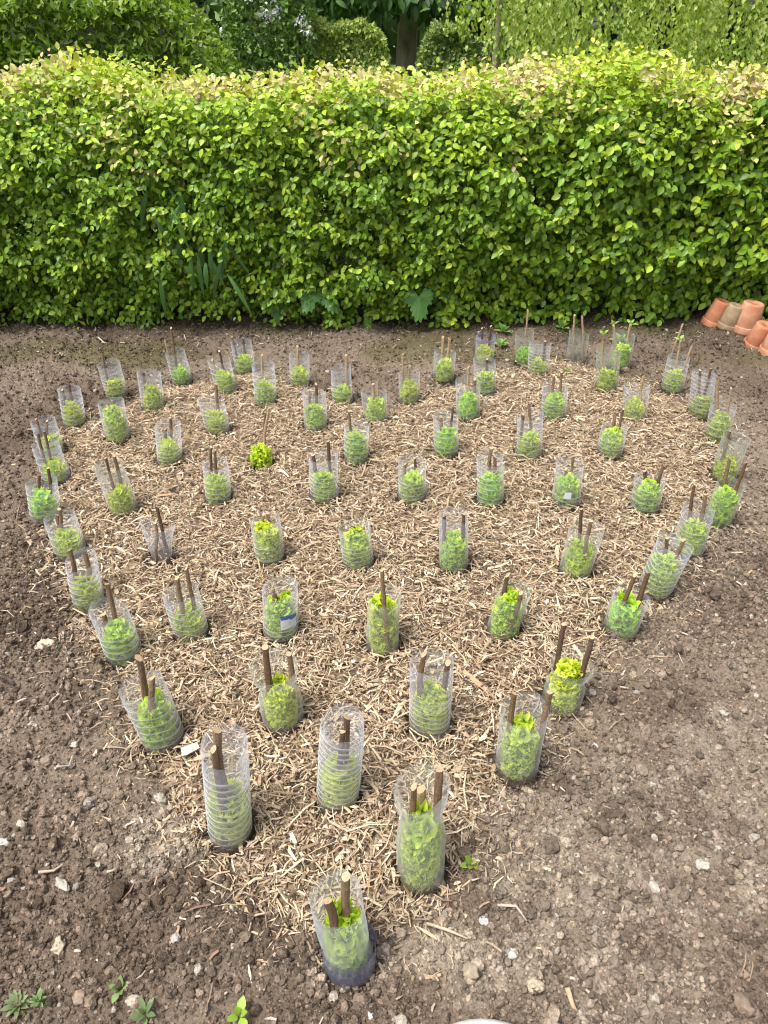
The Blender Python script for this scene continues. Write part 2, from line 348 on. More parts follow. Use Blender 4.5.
def soil_tint(x, y, d):
    """the soil's own colours: dark crumbly loam, pale dried patches, a mossy strip at the back"""
    dark = np.array([0.122, 0.09, 0.065]); mid = np.array([0.21, 0.162, 0.12]); pale = np.array([0.34, 0.28, 0.215])
    moss = np.array([0.105, 0.095, 0.04])
    a = 0.5 + 0.5 * vnoise(x * 1.3 + 3, y * 1.3, 11) + 0.35 * vnoise(x * 4.5, y * 4.5, 12)
    c = dark + (mid - dark) * smooth(0.1, 0.8, a)[:, None]
    p = smooth(0.05, 0.55, vnoise(x * 2.3 + 1, y * 2.3 + 4, 13) + 0.5 * vnoise(x * 9, y * 9, 14) + 0.3
               - 1.4 * np.hypot((x - 0.62) / 1.0, (y - 0.95) / 0.55) + 0.75)
    p = 0.75 * p * smooth(-0.9, 0.5, vnoise(x * 14, y * 14, 18)) + 0.0
    p = np.maximum(p, smooth(0.3, 0.9, 1.1 - np.hypot((x + 0.47) / 0.16, (y - 0.88) / 0.22) + 0.4 * vnoise(x * 11, y * 11, 15)))
    p = np.maximum(p, 0.9 * smooth(0.3, 0.9, 1.15 - np.hypot((x - 0.05) / 0.34, (y - 0.65) / 0.1) + 0.5 * vnoise(x * 9, y * 9, 16)))
    c = c + (pale - c) * (0.75 * p)[:, None]
    m = smooth(0.25, 0.7, vnoise(x * 1.9 + 5, y * 3, 17) + 0.3) * smooth(3.2, 3.4, y) * smooth(4.0, 3.8, y) * 0.6
    c = c + (moss - c) * m[:, None]
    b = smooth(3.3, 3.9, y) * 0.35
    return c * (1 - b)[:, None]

def build_soil():
    xs = np.concatenate([np.linspace(-7, -2.6, 30)[:-1], np.linspace(-2.6, 2.6, 430), np.linspace(2.6, 7, 30)[1:]])
    ys = np.concatenate([np.linspace(-2.5, 0.35, 16)[:-1], np.linspace(0.35, 1.6, 150), np.linspace(1.6, 4.4, 240)[1:], np.linspace(4.4, 5.4, 12)[1:]])
    X, Y = np.meshgrid(xs, ys); x, y = X.ravel(), Y.ravel()
    d = heart_dist(x, y); z = soil_height(x, y, d)
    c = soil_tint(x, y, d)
    inb = smooth(-0.03, 0.05, d)[:, None]
    c = c * (1 - inb) + np.array([0.23, 0.17, 0.115]) * inb
    hd = plant_dist(x, y) + 0.008 * vnoise(x * 40, y * 40, 19); hm = smooth(0.072, 0.05, hd)[:, None]
    c = c * (1 - hm) + np.array([0.085, 0.064, 0.048]) * hm      # contact shade painted into the soil colour around each plant
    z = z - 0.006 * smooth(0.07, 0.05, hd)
    nx, ny = len(xs), len(ys)
    i = (np.arange(ny - 1)[:, None] * nx + np.arange(nx - 1)[None]).ravel()
    F = np.stack([i, i + 1, i + nx + 1, i + nx], -1)
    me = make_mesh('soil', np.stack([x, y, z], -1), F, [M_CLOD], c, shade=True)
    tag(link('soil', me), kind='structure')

build_soil()
me = make_mesh('lawn', [(-300, -300, -0.07), (300, -300, -0.07), (300, 300, -0.07), (-300, 300, -0.07)], np.array([[0, 1, 2, 3]]), [M_LAWN])
tag(link('ground', me), kind='structure')

def ico(sub=0):
    t = (1 + 5 ** 0.5) / 2
    v = [(-1, t, 0), (1, t, 0), (-1, -t, 0), (1, -t, 0), (0, -1, t), (0, 1, t), (0, -1, -t), (0, 1, -t), (t, 0, -1), (t, 0, 1), (-t, 0, -1), (-t, 0, 1)]
    f = [(0, 11, 5), (0, 5, 1), (0, 1, 7), (0, 7, 10), (0, 10, 11), (1, 5, 9), (5, 11, 4), (11, 10, 2), (10, 7, 6), (7, 1, 8),
         (3, 9, 4), (3, 4, 2), (3, 2, 6), (3, 6, 8), (3, 8, 9), (4, 9, 5), (2, 4, 11), (6, 2, 10), (8, 6, 7), (9, 8, 1)]
    v = [np.array(p) / math.sqrt(1 + t * t) for p in v]
    for _ in range(sub):
        cache = {}; nf = []
        def mid(a, b):
            k = (min(a, b), max(a, b))
            if k not in cache:
                p = v[a] + v[b]; v.append(p / np.linalg.norm(p)); cache[k] = len(v) - 1
            return cache[k]
        for a, b, c in f:
            ab, bc, ca = mid(a, b), mid(b, c), mid(c, a)
            nf += [(a, ab, ca), (b, bc, ab), (c, ca, bc), (ab, bc, ca)]
        f = nf
    return np.array(v), np.array(f)

def rand_frames(n, flat=0.0):
    a = unit(rng.normal(size=(n, 3))); b = unit(np.cross(a, unit(rng.normal(size=(n, 3)))))
    return a, b, np.cross(a, b)

OCTA = (np.array([(1, 0, 0), (-1, 0, 0), (0, 1, 0), (0, -1, 0), (0, 0, 1), (0, 0, -1)], float), np.array([(0, 2, 4), (2, 1, 4), (1, 3, 4), (3, 0, 4), (2, 0, 5), (1, 2, 5), (3, 1, 5), (0, 3, 5)]))

def lumps(pos, size, sub, squash=(0.55, 1.0)):
    tv, tf = OCTA if sub < 0 else ico(sub); n = len(pos)
    X, Y, Z = rand_frames(n)
    s = size[:, None] * rng.uniform(squash[0], squash[1], (n, 3))
    V, F = place(tv, tf, pos, X, Y, Z, s)
    V = V.reshape(n, len(tv), 3)
    V = pos[:, None] + (V - pos[:, None]) * rng.uniform(0.72, 1.18, (n, len(tv), 1))
    return V.reshape(-1, 3), F, len(tv)

def build_clods():
    parts = []; cols = []
    for (n, lo, hi, sub, y0, y1) in [(150000, 0.002, 0.0065, -1, 0.4, 2.0), (70000, 0.0045, 0.010, -1, 1.4, 4.0), (26000, 0.005, 0.012, 0, 0.4, 3.9), (6000, 0.007, 0.015, 1, 0.4, 3.8), (650, 0.012, 0.024, 1, 0.4, 3.7)]:
        y = y0 + (y1 - y0) * rng.random(n) ** 1.35
        x = rng.uniform(-1, 1, n) * (0.62 * y + 0.75)
        d = heart_dist(x, y)
        keep = rng.random(n) < np.where(d > 0.02, 0.1, 1.0)
        cl = vnoise(x * 3.1, y * 3.1, 21) + 0.4 * vnoise(x * 8, y * 8, 22) + 0.45 * smooth(-0.5, -1.3, x) + 0.4 + 0.5 * smooth(0.1, 0.5, x - 0.4 * (y - 0.8)) * smooth(2.4, 1.4, y)
        keep &= rng.random(n) < smooth(-0.5, 0.6, cl) * 0.9 + 0.1
        x, y, d = x[keep], y[keep], d[keep]; n = len(x)
        s = lo + (hi - lo) * rng.random(n) ** 2.2
        z = soil_height(x, y, d) + s * rng.uniform(-0.1, 0.45, n)
        V, F, m = lumps(np.stack([x, y, z], -1), s, sub)
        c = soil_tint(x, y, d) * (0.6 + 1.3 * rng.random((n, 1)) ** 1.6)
        w = rng.random(n) < 0.045
        c[w] = np.array([0.38, 0.335, 0.275]) * rng.uniform(0.7, 1.25, (w.sum(), 1))
        parts.append((V, F)); cols.append(np.repeat(c, m, 0))
    V, F = join(parts)
    me = make_mesh('soil_crumbs', V, F, [M_CLOD], np.concatenate(cols))
    tag(link('soil_crumbs', me), 'loose brown soil crumbs and small pebbles lying around the mulched heart', kind='stuff')

build_clods()

# ------------------------------------------------------------------ wood shred mulch
def chips(x, y, z, length, width, thick, tilt):
    n = len(x)
    st = np.array([-0.5, 0.0, 0.5])
    tv = np.array([(t, a, b) for t in st for (a, b) in ((-0.5, -0.5), (0.5, -0.5), (0.5, 0.5), (-0.5, 0.5))])
    q = []
    for i in range(2):
        for j in range(4): q.append((i * 4 + j, i * 4 + (j + 1) % 4, i * 4 + 4 + (j + 1) % 4, i * 4 + 4 + j))
    q += [(3, 2, 1, 0), (8, 9, 10, 11)]
    tf = np.array(q)
    yaw = rng.uniform(0, 2 * PI, n); pit = rng.normal(0, tilt, n); roll = rng.normal(0, 0.5, n)
    X = np.stack([np.cos(yaw) * np.cos(pit), np.sin(yaw) * np.cos(pit), np.sin(pit)], -1)
    S = np.stack([-np.sin(yaw), np.cos(yaw), 0 * yaw], -1); U = np.cross(X, S)
    Yv = S * np.cos(roll)[:, None] + U * np.sin(roll)[:, None]; Zv = np.cross(X, Yv)
    V, F = place(tv, tf, np.stack([x, y, z], -1), X, Yv, Zv, np.stack([length, width, thick], -1))
    V = V.reshape(n, 12, 3)
    bend = rng.normal(0, 0.075, n) * length; bz = rng.normal(0.03, 0.05, n) * length
    V[:, 4:8] += bend[:, None, None] * Yv[:, None] + bz[:, None, None] * Zv[:, None]
    end = rng.uniform(0.15, 1.0, (n, 2))                      # ends split to a point or stay blunt
    for k, sl in ((0, slice(0, 4)), (1, slice(8, 12))):
        c = V[:, sl].mean(1, keepdims=True); V[:, sl] = c + (V[:, sl] - c) * end[:, k, None, None]
    return V.reshape(-1, 3), F

CHIP_COLS = np.array([(0.52, 0.39, 0.26), (0.44, 0.31, 0.19), (0.60, 0.48, 0.34), (0.34, 0.22, 0.13), (0.22, 0.135, 0.08), (0.47, 0.34, 0.23), (0.13, 0.085, 0.055), (0.66, 0.56, 0.43)])
CHIP_P = np.array([0.22, 0.2, 0.13, 0.15, 0.1, 0.12, 0.05, 0.03])

def build_mulch():
    n = 180000
    y = 0.62 + 2.85 * rng.random(n) ** 1.12; x = rng.uniform(-1.45, 1.5, n)
    d = heart_dist(x, y)
    dd = d + 0.05 * vnoise(x * 5, y * 5, 31)
    keep = rng.random(n) < np.where(dd > 0.0, 1.0, np.exp(dd / 0.035) * 0.6)
    keep &= (plant_dist(x, y) > 0.057) | (rng.random(n) < 0.16)
    x, y, d = x[keep], y[keep], d[keep]; n = len(x)
    L = np.clip(rng.lognormal(math.log(0.018), 0.62, n), 0.005, 0.095)
    W = np.clip(rng.lognormal(math.log(0.0025), 0.55, n), 0.001, 0.012)
    T = rng.uniform(0.0007, 0.0022, n)
    lift = 0.024 * rng.random(n) ** 0.8 * smooth(-0.05, 0.12, d)
    z = soil_height(x, y, d) + 0.003 + lift
    V, F = chips(x, y, z, L, W, T, 0.24)
    c = ((CHIP_COLS * 0.86 + 0.22 * CHIP_COLS.mean(1, keepdims=True)) * [1.0, 0.99, 0.91])[rng.choice(len(CHIP_COLS), n, p=CHIP_P)] * rng.uniform(0.72, 1.2, (n, 1))
    low = 1 - 0.2 * (1 - lift / 0.024)                       # lower-lying chips are darker
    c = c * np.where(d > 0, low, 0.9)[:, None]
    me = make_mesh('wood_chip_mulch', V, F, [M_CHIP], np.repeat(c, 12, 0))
    tag(link('wood_chip_mulch', me), 'pale brown shredded wood mulch covering the heart shaped bed', kind='stuff')
    # dry scraps strewn on the bare soil
    n = 2600
    y = 0.45 + 3.45 * rng.random(n); x = rng.uniform(-1, 1, n) * (0.6 * y + 0.6)
    d = heart_dist(x, y)
    k = (d < -0.02) & (rng.random(n) < 0.10 + 0.75 * smooth(3.3, 3.7, y) + 0.3 * smooth(-0.3, -0.05, d)); x, y, d = x[k], y[k], d[k]; n = len(x)
    V, F = chips(x, y, soil_height(x, y, d) + 0.008, np.clip(rng.lognormal(math.log(0.018), 0.6, n), 0.005, 0.07), rng.uniform(0.001, 0.006, n), rng.uniform(0.0008, 0.002, n), 0.25)
    c = np.array([(0.42, 0.34, 0.25), (0.32, 0.24, 0.16), (0.46, 0.4, 0.33), (0.27, 0.17, 0.12)])[rng.integers(0, 4, n)]
    me = make_mesh('dry_litter', V, F, [M_CHIP], np.repeat(c, 12, 0))
    tag(link('dry_litter', me), 'pale dry leaf and twig scraps strewn over the bare soil', kind='stuff')

build_mulch()
def ground_z(x, y):
    return float(soil_height(np.array([float(x)]), np.array([float(y)]))[0])

# ------------------------------------------------------------------ collars, lettuces and sticks
WHERE = {
 70: 'at the bottom tip of the heart', 69: 'pinched at its waist, beside the tip collar', 67: 'first up the left-edge from the tip',
 66: 'second up the left-edge from the tip', 13: 'third up the left-edge from the tip', 12: 'fourth up the left-edge from the tip',
 11: 'fifth up the left-edge from the tip', 8: 'sixth up the left-edge from the tip', 7: 'seventh up the left-edge from the tip',
 6: 'eighth up the left-edge, behind the seventh', 4: 'ninth up the left-edge from the tip', 2: 'tenth up the left-edge from the tip',
 1: 'first of four along the left-lobe back', 16: 'second of four along the left-lobe back', 19: 'third of four along the left-lobe back',
 20: 'fourth of four along the left-lobe back', 21: 'in the notch between the two lobes',
 28: 'first past the notch along the back', 29: 'second past the notch along the back', 30: 'with the lilac rim at the back',
 33: 'with the tallest pale back stick', 34: 'in front of the tallest pale back stick', 35: 'empty of lettuce at the back',
 42: 'before the last back collar', 43: 'last along the right-lobe back',
 65: 'second up the right-edge from the tip', 64: 'third up the right-edge from the tip', 52: 'fourth up the right-edge from the tip',
 51: 'fifth up the right-edge from the tip', 50: 'sixth up the right-edge from the tip', 49: 'seventh up the right-edge from the tip',
 48: 'eighth up the right-edge from the tip', 47: 'ninth up the right-edge from the tip', 46: 'tenth up the right-edge from the tip',
 45: 'on the edge below the clay pots', 68: 'directly behind the tip collar', 59: 'pinched, directly behind the tip pair',
 63: 'ribbed low down, beside the pinched pair', 15: 'between left-edge and blue labelled collar', 58: 'with the blue and white label',
 60: 'with one stick before tall lettuce', 62: 'beside the tall one-stick lettuce', 14: 'crumpled and without lettuce',
 56: 'beside the crumpled empty collar', 57: 'third in the crumpled collar row', 61: 'between two upright straight sticks mid bed',
 54: 'fifth in the crumpled collar row', 10: 'loose, behind the crumpled empty collar', 26: 'second across the widest row',
 27: 'third across the widest row', 39: 'fourth across the widest row', 40: 'fifth across the widest row',
 41: 'with the white label patch', 53: 'last across the widest row', 5: 'first in the uncollared lettuce row',
 9: 'second in the uncollared lettuce row', 24: 'without a collar', 25: 'fourth in the uncollared lettuce row',
 36: 'fifth in the uncollared lettuce row', 38: 'sixth in the uncollared lettuce row', 55: 'seventh in the uncollared lettuce row',
 3: 'first in the left-lobe second row', 17: 'second in the left-lobe second row', 18: 'third in the left-lobe second row',
 22: 'directly behind the uncollared lettuce', 23: 'second behind the uncollared lettuce row', 32: 'third behind the uncollared lettuce row',
 37: 'fourth behind the uncollared lettuce row', 44: 'fifth behind the uncollared lettuce row', 31: 'just before the lilac rimmed one'}
PALE = {28, 29, 33, 35, 42, 43, 44, 45, 47}

def ring_offset(th, t, ph, wob):
    return 1 + wob * (0.045 * np.sin(2 * th + ph) + 0.022 * np.sin(3 * th + 2 * ph + 2 * t) + 0.012 * np.sin(5 * th + ph * 3 + 5 * t))

def collar_mesh(i, x, y, lx, H, kind):
    r0 = random.uniform(0.0445, 0.0485); K = 44
    if kind in 'Q': r0 = 0.049
    rows = []                                                   # (z, relative radius, tilt amount, starts a rib)
    rw = 0.0008 + 0.00036 * y
    z0 = -0.02
    def prof(z):
        t = max(z, 0) / H
        r = 1.0
        if kind == 'Q': r = 1.0 - 0.2 * math.exp(-((t - 0.66) / 0.14) ** 2) + 0.06 * smooth(0.75, 1.0, t)
        if kind == 'T': r = 1.0 - 0.10 * math.exp(-((t - 0.36) / 0.06) ** 2) + 0.05 * smooth(0.4, 0.7, t)
        if kind == 'E': r = 0.62 + 0.42 * t
        if kind == 'B': r = 1.0 - 0.06 * smooth(0.9, 1.0, t)
        return float(r)
    za = random.uniform(0.008, 0.03); zb = H * random.uniform(0.6, 0.95)
    zs = {'R': np.arange(za, zb, random.uniform(0.019, 0.027)), 'L': np.arange(0.01, H * 0.62, 0.0155), 'F': np.arange(0.02, H - 0.004, H / 4.6),
          'S': np.arange(0.02, H - 0.014, 0.016), 'U': np.arange(0.012, 0.05, 0.016), 'W': np.arange(0.012, 0.06, 0.016)}.get(kind, np.array([]))
    plain = [z0, 0.0] + list(np.linspace(0.012, H, 12))
    for z in plain:
        if all(abs(z - q) > rw * 2.2 for q in zs) or z == H: rows.append((z, 0, 0))
    for q in zs: rows += [(q - rw * 0.5, 0, 1), (q - rw * 0.2, 0.0014, 1), (q + rw * 1.3, 0, 0)]
    rows.sort(key=lambda r: r[0])
    th = np.arange(K) / K * 2 * PI; ph = random.uniform(0, 6); wob = {'E': 4.0, 'P': 1.5, 'Q': 1.3, 'T': 1.4}.get(kind, 1.1)
    tilt = random.uniform(0.08, 0.16) * random.choice((-1, 1)) if kind == 'S' else random.uniform(-0.03, 0.03)
    cut = random.uniform(-0.009, 0.009); cph = random.uniform(0, 6)
    V = []; fm = []
    ly = random.uniform(-0.006, 0.008)
    for k, (z, dr, m) in enumerate(rows):
        t = max(z, 0) / H
        rr = (r0 * prof(z)) * ring_offset(th, t, ph, wob * (0.5 + 0.8 * t)) + dr
        zz = z + tilt * r0 * np.sin(th + ph) * smooth(0.0, 0.1, t) * smooth(1.0, 0.9, t)
        zz = zz + (cut * np.cos(th - cph) + 0.0014 * np.sin(7 * th + ph) + 0.001 * np.sin(13 * th + 2 * ph)) * smooth(0.88, 1, t)
        if kind == 'E':
            rr = rr * (1 - 0.45 * smooth(0.2, 0.9, np.cos(th - 1.2)) * t)
            zz = zz - 0.03 * t * smooth(0.2, 1, np.sin(th + 0.4))
        V.append(np.stack([rr * np.cos(th) + lx * t, rr * np.sin(th) + ly * t, zz], -1))
        if k < len(rows) - 1: fm += [m] * K
    n = len(rows); V = np.concatenate(V)
    ii = np.arange(n - 1)[:, None] * K; j = np.arange(K)[None]; j2 = (j + 1) % K
    F = np.stack([ii + j, ii + j2, ii + K + j2, ii + K + j], -1).reshape(-1, 4)
    base = M_MILKY if kind in 'Q' or i in (60, 10, 54) else M_GREENISH if i in (42, 43, 33, 35, 48, 49, 62) else M_CLEAR
    return make_mesh('plastic_collar', V, F, [base, M_RIB], fmat=fm, shade=True), r0

def band_mesh(name, r, lx, H, a0, a1, z0, z1, mats, split=None, flare=0.0):
    """a strip of label or film lying on the outside of a collar, 0.4 mm thick"""
    K = 40; th = np.linspace(a0, a1, K); zs = np.linspace(z0, z1, 9); V = []
    for off in (0.0, 0.0004):
        for z in zs:
            rr = r + off + flare * (z - z0) / (z1 - z0)
            V.append(np.stack([rr * np.cos(th) + lx * z / H, rr * np.sin(th), np.full(K, z) + 0.004 * np.sin(th * 3) * (z > z1 - 1e-6)], -1))
    n = len(zs); V = np.concatenate(V); Q = []; fm = []
    for s in (0, 1):
        for a in range(n - 1):
            for b in range(K - 1):
                q = [(s * n + a) * K + b, (s * n + a) * K + b + 1, (s * n + a + 1) * K + b + 1, (s * n + a + 1) * K + b]
                Q.append(q if s else q[::-1])
                fm.append(1 if split is not None and zs[a] >= split - 0.5 * (b / K) * (z1 - z0) * 0.5 else 0)
    return make_mesh(name, V, np.array(Q), mats, fmat=fm, shade=True)

def lettuce_mesh(seed, asp):
    """a frilly loose-leaf head, radius 1 and height asp: upright leaves inside, curled frilly lobes all over"""
    r = np.random.default_rng(seed)
    parts = []; cols = []
    hue = np.array([r.uniform(0.84, 1.06), r.uniform(0.94, 1.03), r.uniform(0.8, 1.3)])
    ph = r.uniform(0, 6)
    def prof(t): return (0.78 + 0.2 * np.sin(np.clip(t * 1.15 + 0.12, 0, 1) * PI) ** 0.7) * np.sqrt(np.clip(1.12 - np.clip((t - 0.78) / 0.3, 0, 1) ** 2, 0.2, 1))
    nu, nv = 8, 13
    for cnt, rad, size in [(8, 0.66, 0.86), (6, 0.4, 0.95)]:
        for k in range(cnt):
            az = 2 * PI * k / cnt + r.normal(0, 0.2); u = np.linspace(0.0, 1, nu)[:, None]; v = np.linspace(-1, 1, nv)[None]
            p1, p2 = r.uniform(0, 6, 2); S = size * r.uniform(0.85, 1.05)
            tang = 0.5 * v * (0.35 + 0.65 * u); R = 0.12 + (rad - 0.12) * u ** 0.6 - 0.1 * v * v + u * np.abs(v) * 0.1 * np.sin(8 * v + p1)
            Z = asp * S * u * (1 - 0.10 * v * v) + 0.06 * u * np.sin(9 * v + p2)
            V = np.stack([R * math.cos(az) - tang * math.sin(az), R * math.sin(az) + tang * math.cos(az), Z], -1).reshape(-1, 3)
            i = (np.arange(nu - 1)[:, None] * nv + np.arange(nv - 1)[None]).ravel()
            parts.append((V, np.stack([i, i + 1, i + nv + 1, i + nv], -1)))
            c = np.array([0.30, 0.52, 0.035]) + (np.array([0.62, 0.8, 0.09]) - np.array([0.30, 0.52, 0.035])) * (u ** 2 * np.ones_like(v))[..., None]
            cols.append(c.reshape(-1, 3))
    na = 20; a = np.arange(na) / na * 2 * PI
    for k in range(int(50 * asp)):
        t = r.random() ** 0.85; az = r.uniform(0, 2 * PI)
        inner = r.uniform(0.0, 1.0) if t > 0.75 else 1.0
        Rc = float(prof(t)) * (1 + 0.13 * math.sin(3 * az + ph + 4 * t) - 0.03) * (inner ** 0.5) - r.uniform(0, 0.22)
        out = np.array([math.cos(az), math.sin(az), 0.0]); cen = out * Rc * 0.86 + np.array([0, 0, asp * t * (0.95 + 0.10 * math.sin(2 * az + ph))])
        n = unit(out * r.uniform(0.3, 1.0) + np.array([0, 0, r.uniform(0.1, 1.0) + 0.2 * (t > 0.8)]) + 0.5 * r.normal(size=3))
        x = unit(np.cross(n, r.normal(size=3))); y = np.cross(n, x)
        sz = r.uniform(0.26, 0.54); f = r.integers(4, 7); p1, p2 = r.uniform(0, 6, 2); el = r.uniform(0.65, 1.0)
        rings = []
        for q in (0.35, 0.7, 1.0):
            rr = sz * q * (1 + 0.13 * q * np.sin(3 * a + p2)); h = sz * (0.35 * q * q + q ** 2.5 * (0.42 * np.sin(f * a + p1) + 0.16 * np.sin(2 * f * a + p2)))
            rings.append(cen + (rr * np.cos(a))[:, None] * x + (el * rr * np.sin(a))[:, None] * y + h[:, None] * n)
        V = np.concatenate([[cen]] + rings)
        rad2 = np.hypot(V[:, 0], V[:, 1]); lim = np.where(rad2 > 0.99, 0.99 / rad2, 1); V[:, 0] *= lim; V[:, 1] *= lim; V[:, 2] = np.maximum(V[:, 2], 0)
        j = np.arange(na); j2 = (j + 1) % na
        F = np.concatenate([np.stack([1 + b * na + j, 1 + b * na + j2, 1 + (b + 1) * na + j2, 1 + (b + 1) * na + j], -1) for b in (0, 1)])
        T = np.stack([0 * j, 1 + j, 1 + j2], -1)
        parts.append((V, [F, T]))
        c0 = np.array([0.27, 0.5, 0.03]) * r.uniform(0.65, 1.1); c1 = np.array([0.80, 0.93, 0.11]) * r.uniform(0.82, 1.05)
        w = np.concatenate([[0.0], np.full(na, 0.2), np.full(na, 0.6), np.full(na, 1.0)])[:, None]
        cols.append(c0 + (c1 - c0) * w)
    V, F = join(parts)
    return make_mesh('lettuce', V, F, [M_LETTUCE], np.concatenate(cols) * hue, shade=True)

LETTUCES = {a: [lettuce_mesh(100 + k + int(a * 10), a) for k in range(4)] for a in (1.5, 2.0, 2.6, 3.4)}

def stick_mesh(foot, tip, r, pale):
    n = 8; d = np.array(tip) - np.array(foot)
    t = np.linspace(-0.12, 1, n)[:, None]
    bx, by = random.gauss(0, 0.0035), random.gauss(0, 0.0035); r = r * random.uniform(0.82, 1.15)
    P = d * t + np.stack([bx * np.sin(t[:, 0] * PI) * (1 + 0.6 * np.sin(t[:, 0] * 9 + r * 9000)), by * np.sin(t[:, 0] * PI) * (1 + 0.6 * np.sin(t[:, 0] * 8)), 0 * t[:, 0]], -1)
    rad = r * np.linspace(1.06, 0.94, n)[:, None] * np.random.default_rng(int(abs(foot[0]) * 9999)).uniform(0.9, 1.1, (n, 9))
    if n > 5: rad[random.randint(3, 5)] *= 1.12                # a node on the twig
    V, F = tube(P, rad, 9)
    sl = random.uniform(0, 6); V[-9:, 2] += r * random.uniform(0.2, 1.1) * np.cos(np.arange(9) / 9 * 2 * PI + sl)
    c = np.array((0.34, 0.24, 0.145) if pale else random.choice([(0.125, 0.072, 0.042), (0.155, 0.095, 0.055), (0.1, 0.062, 0.04), (0.19, 0.125, 0.075)]))
    col = np.repeat((c * np.linspace(0.85, 1.12, n)[:, None])[:, None], 9, 1).reshape(-1, 3) * np.random.default_rng(3).uniform(0.8, 1.2, (n * 9, 1))
    fm = [0] * (len(F[0]) + 1) + [1]
    return make_mesh('stick', V, F, [M_BARK, M_CUT], col, fmat=fm, shade=False)

M_CUT = plain_mat('fresh cut wood', (0.32, 0.23, 0.13), (0.48, 0.36, 0.22), 200, 0.7, 0.2)

# a simple leaf: folded along its midrib, length 1 along x
def leaf_template(w=0.31, fold=0.1, curl=0.12):
    st = [(0.24, 0.78), (0.5, 1.0), (0.76, 0.7)]
    v = [(0, 0, 0)]
    for t, k in st:
        z = -curl * t * t
        v += [(t, -w * k, z + fold * k), (t, 0, z), (t, w * k, z + fold * k)]
    v.append((1, 0, -curl))
    f = [(0, 2, 1), (0, 3, 2)]
    for i in (1, 4):
        f += [(i, i + 1, i + 4), (i, i + 4, i + 3), (i + 1, i + 2, i + 5), (i + 1, i + 5, i + 4)]
    f += [(7, 8, 10), (8, 9, 10)]
    return np.array(v, float), np.array(f)
LEAF = leaf_template()
SLIM = leaf_template(0.2, 0.06, 0.2)
KITE = (np.array([(0, 0, 0), (0.45, -0.32, 0.05), (1, 0, -0.08), (0.45, 0.32, 0.05)], float), np.array([(0, 1, 2), (0, 2, 3)]))

def leaves(tmpl, pos, d, nrm, size, col):
    X = unit(d); Y = unit(np.cross(nrm, X)); Z = np.cross(X, Y)
    V, F = place(tmpl[0], tmpl[1], pos, X, Y, Z, size)
    return V, F, np.repeat(col, len(tmpl[0]), 0)

def sprout_mesh(n, size, col, spread=0.8, name='leaves'):
    az = np.arange(n) * 2.4 + random.uniform(0, 6)
    el = np.linspace(0.25, 1.2, n)
    d = np.stack([np.cos(az) * np.cos(el) * spread, np.sin(az) * np.cos(el) * spread, np.sin(el)], -1)
    pos = unit(d) * size * 0.15
    nrm = np.stack([-np.cos(az) * 0.4, -np.sin(az) * 0.4, np.ones(n)], -1)
    V, F, c = leaves(SLIM if n > 8 else LEAF, pos, d, nrm, size * np.random.default_rng(n).uniform(0.7, 1.1, n), np.tile(np.array(col), (n, 1)) * np.random.default_rng(5).uniform(0.8, 1.2, (n, 1)))
    return make_mesh(name, V, F, [M_LEAF], c, shade=True)

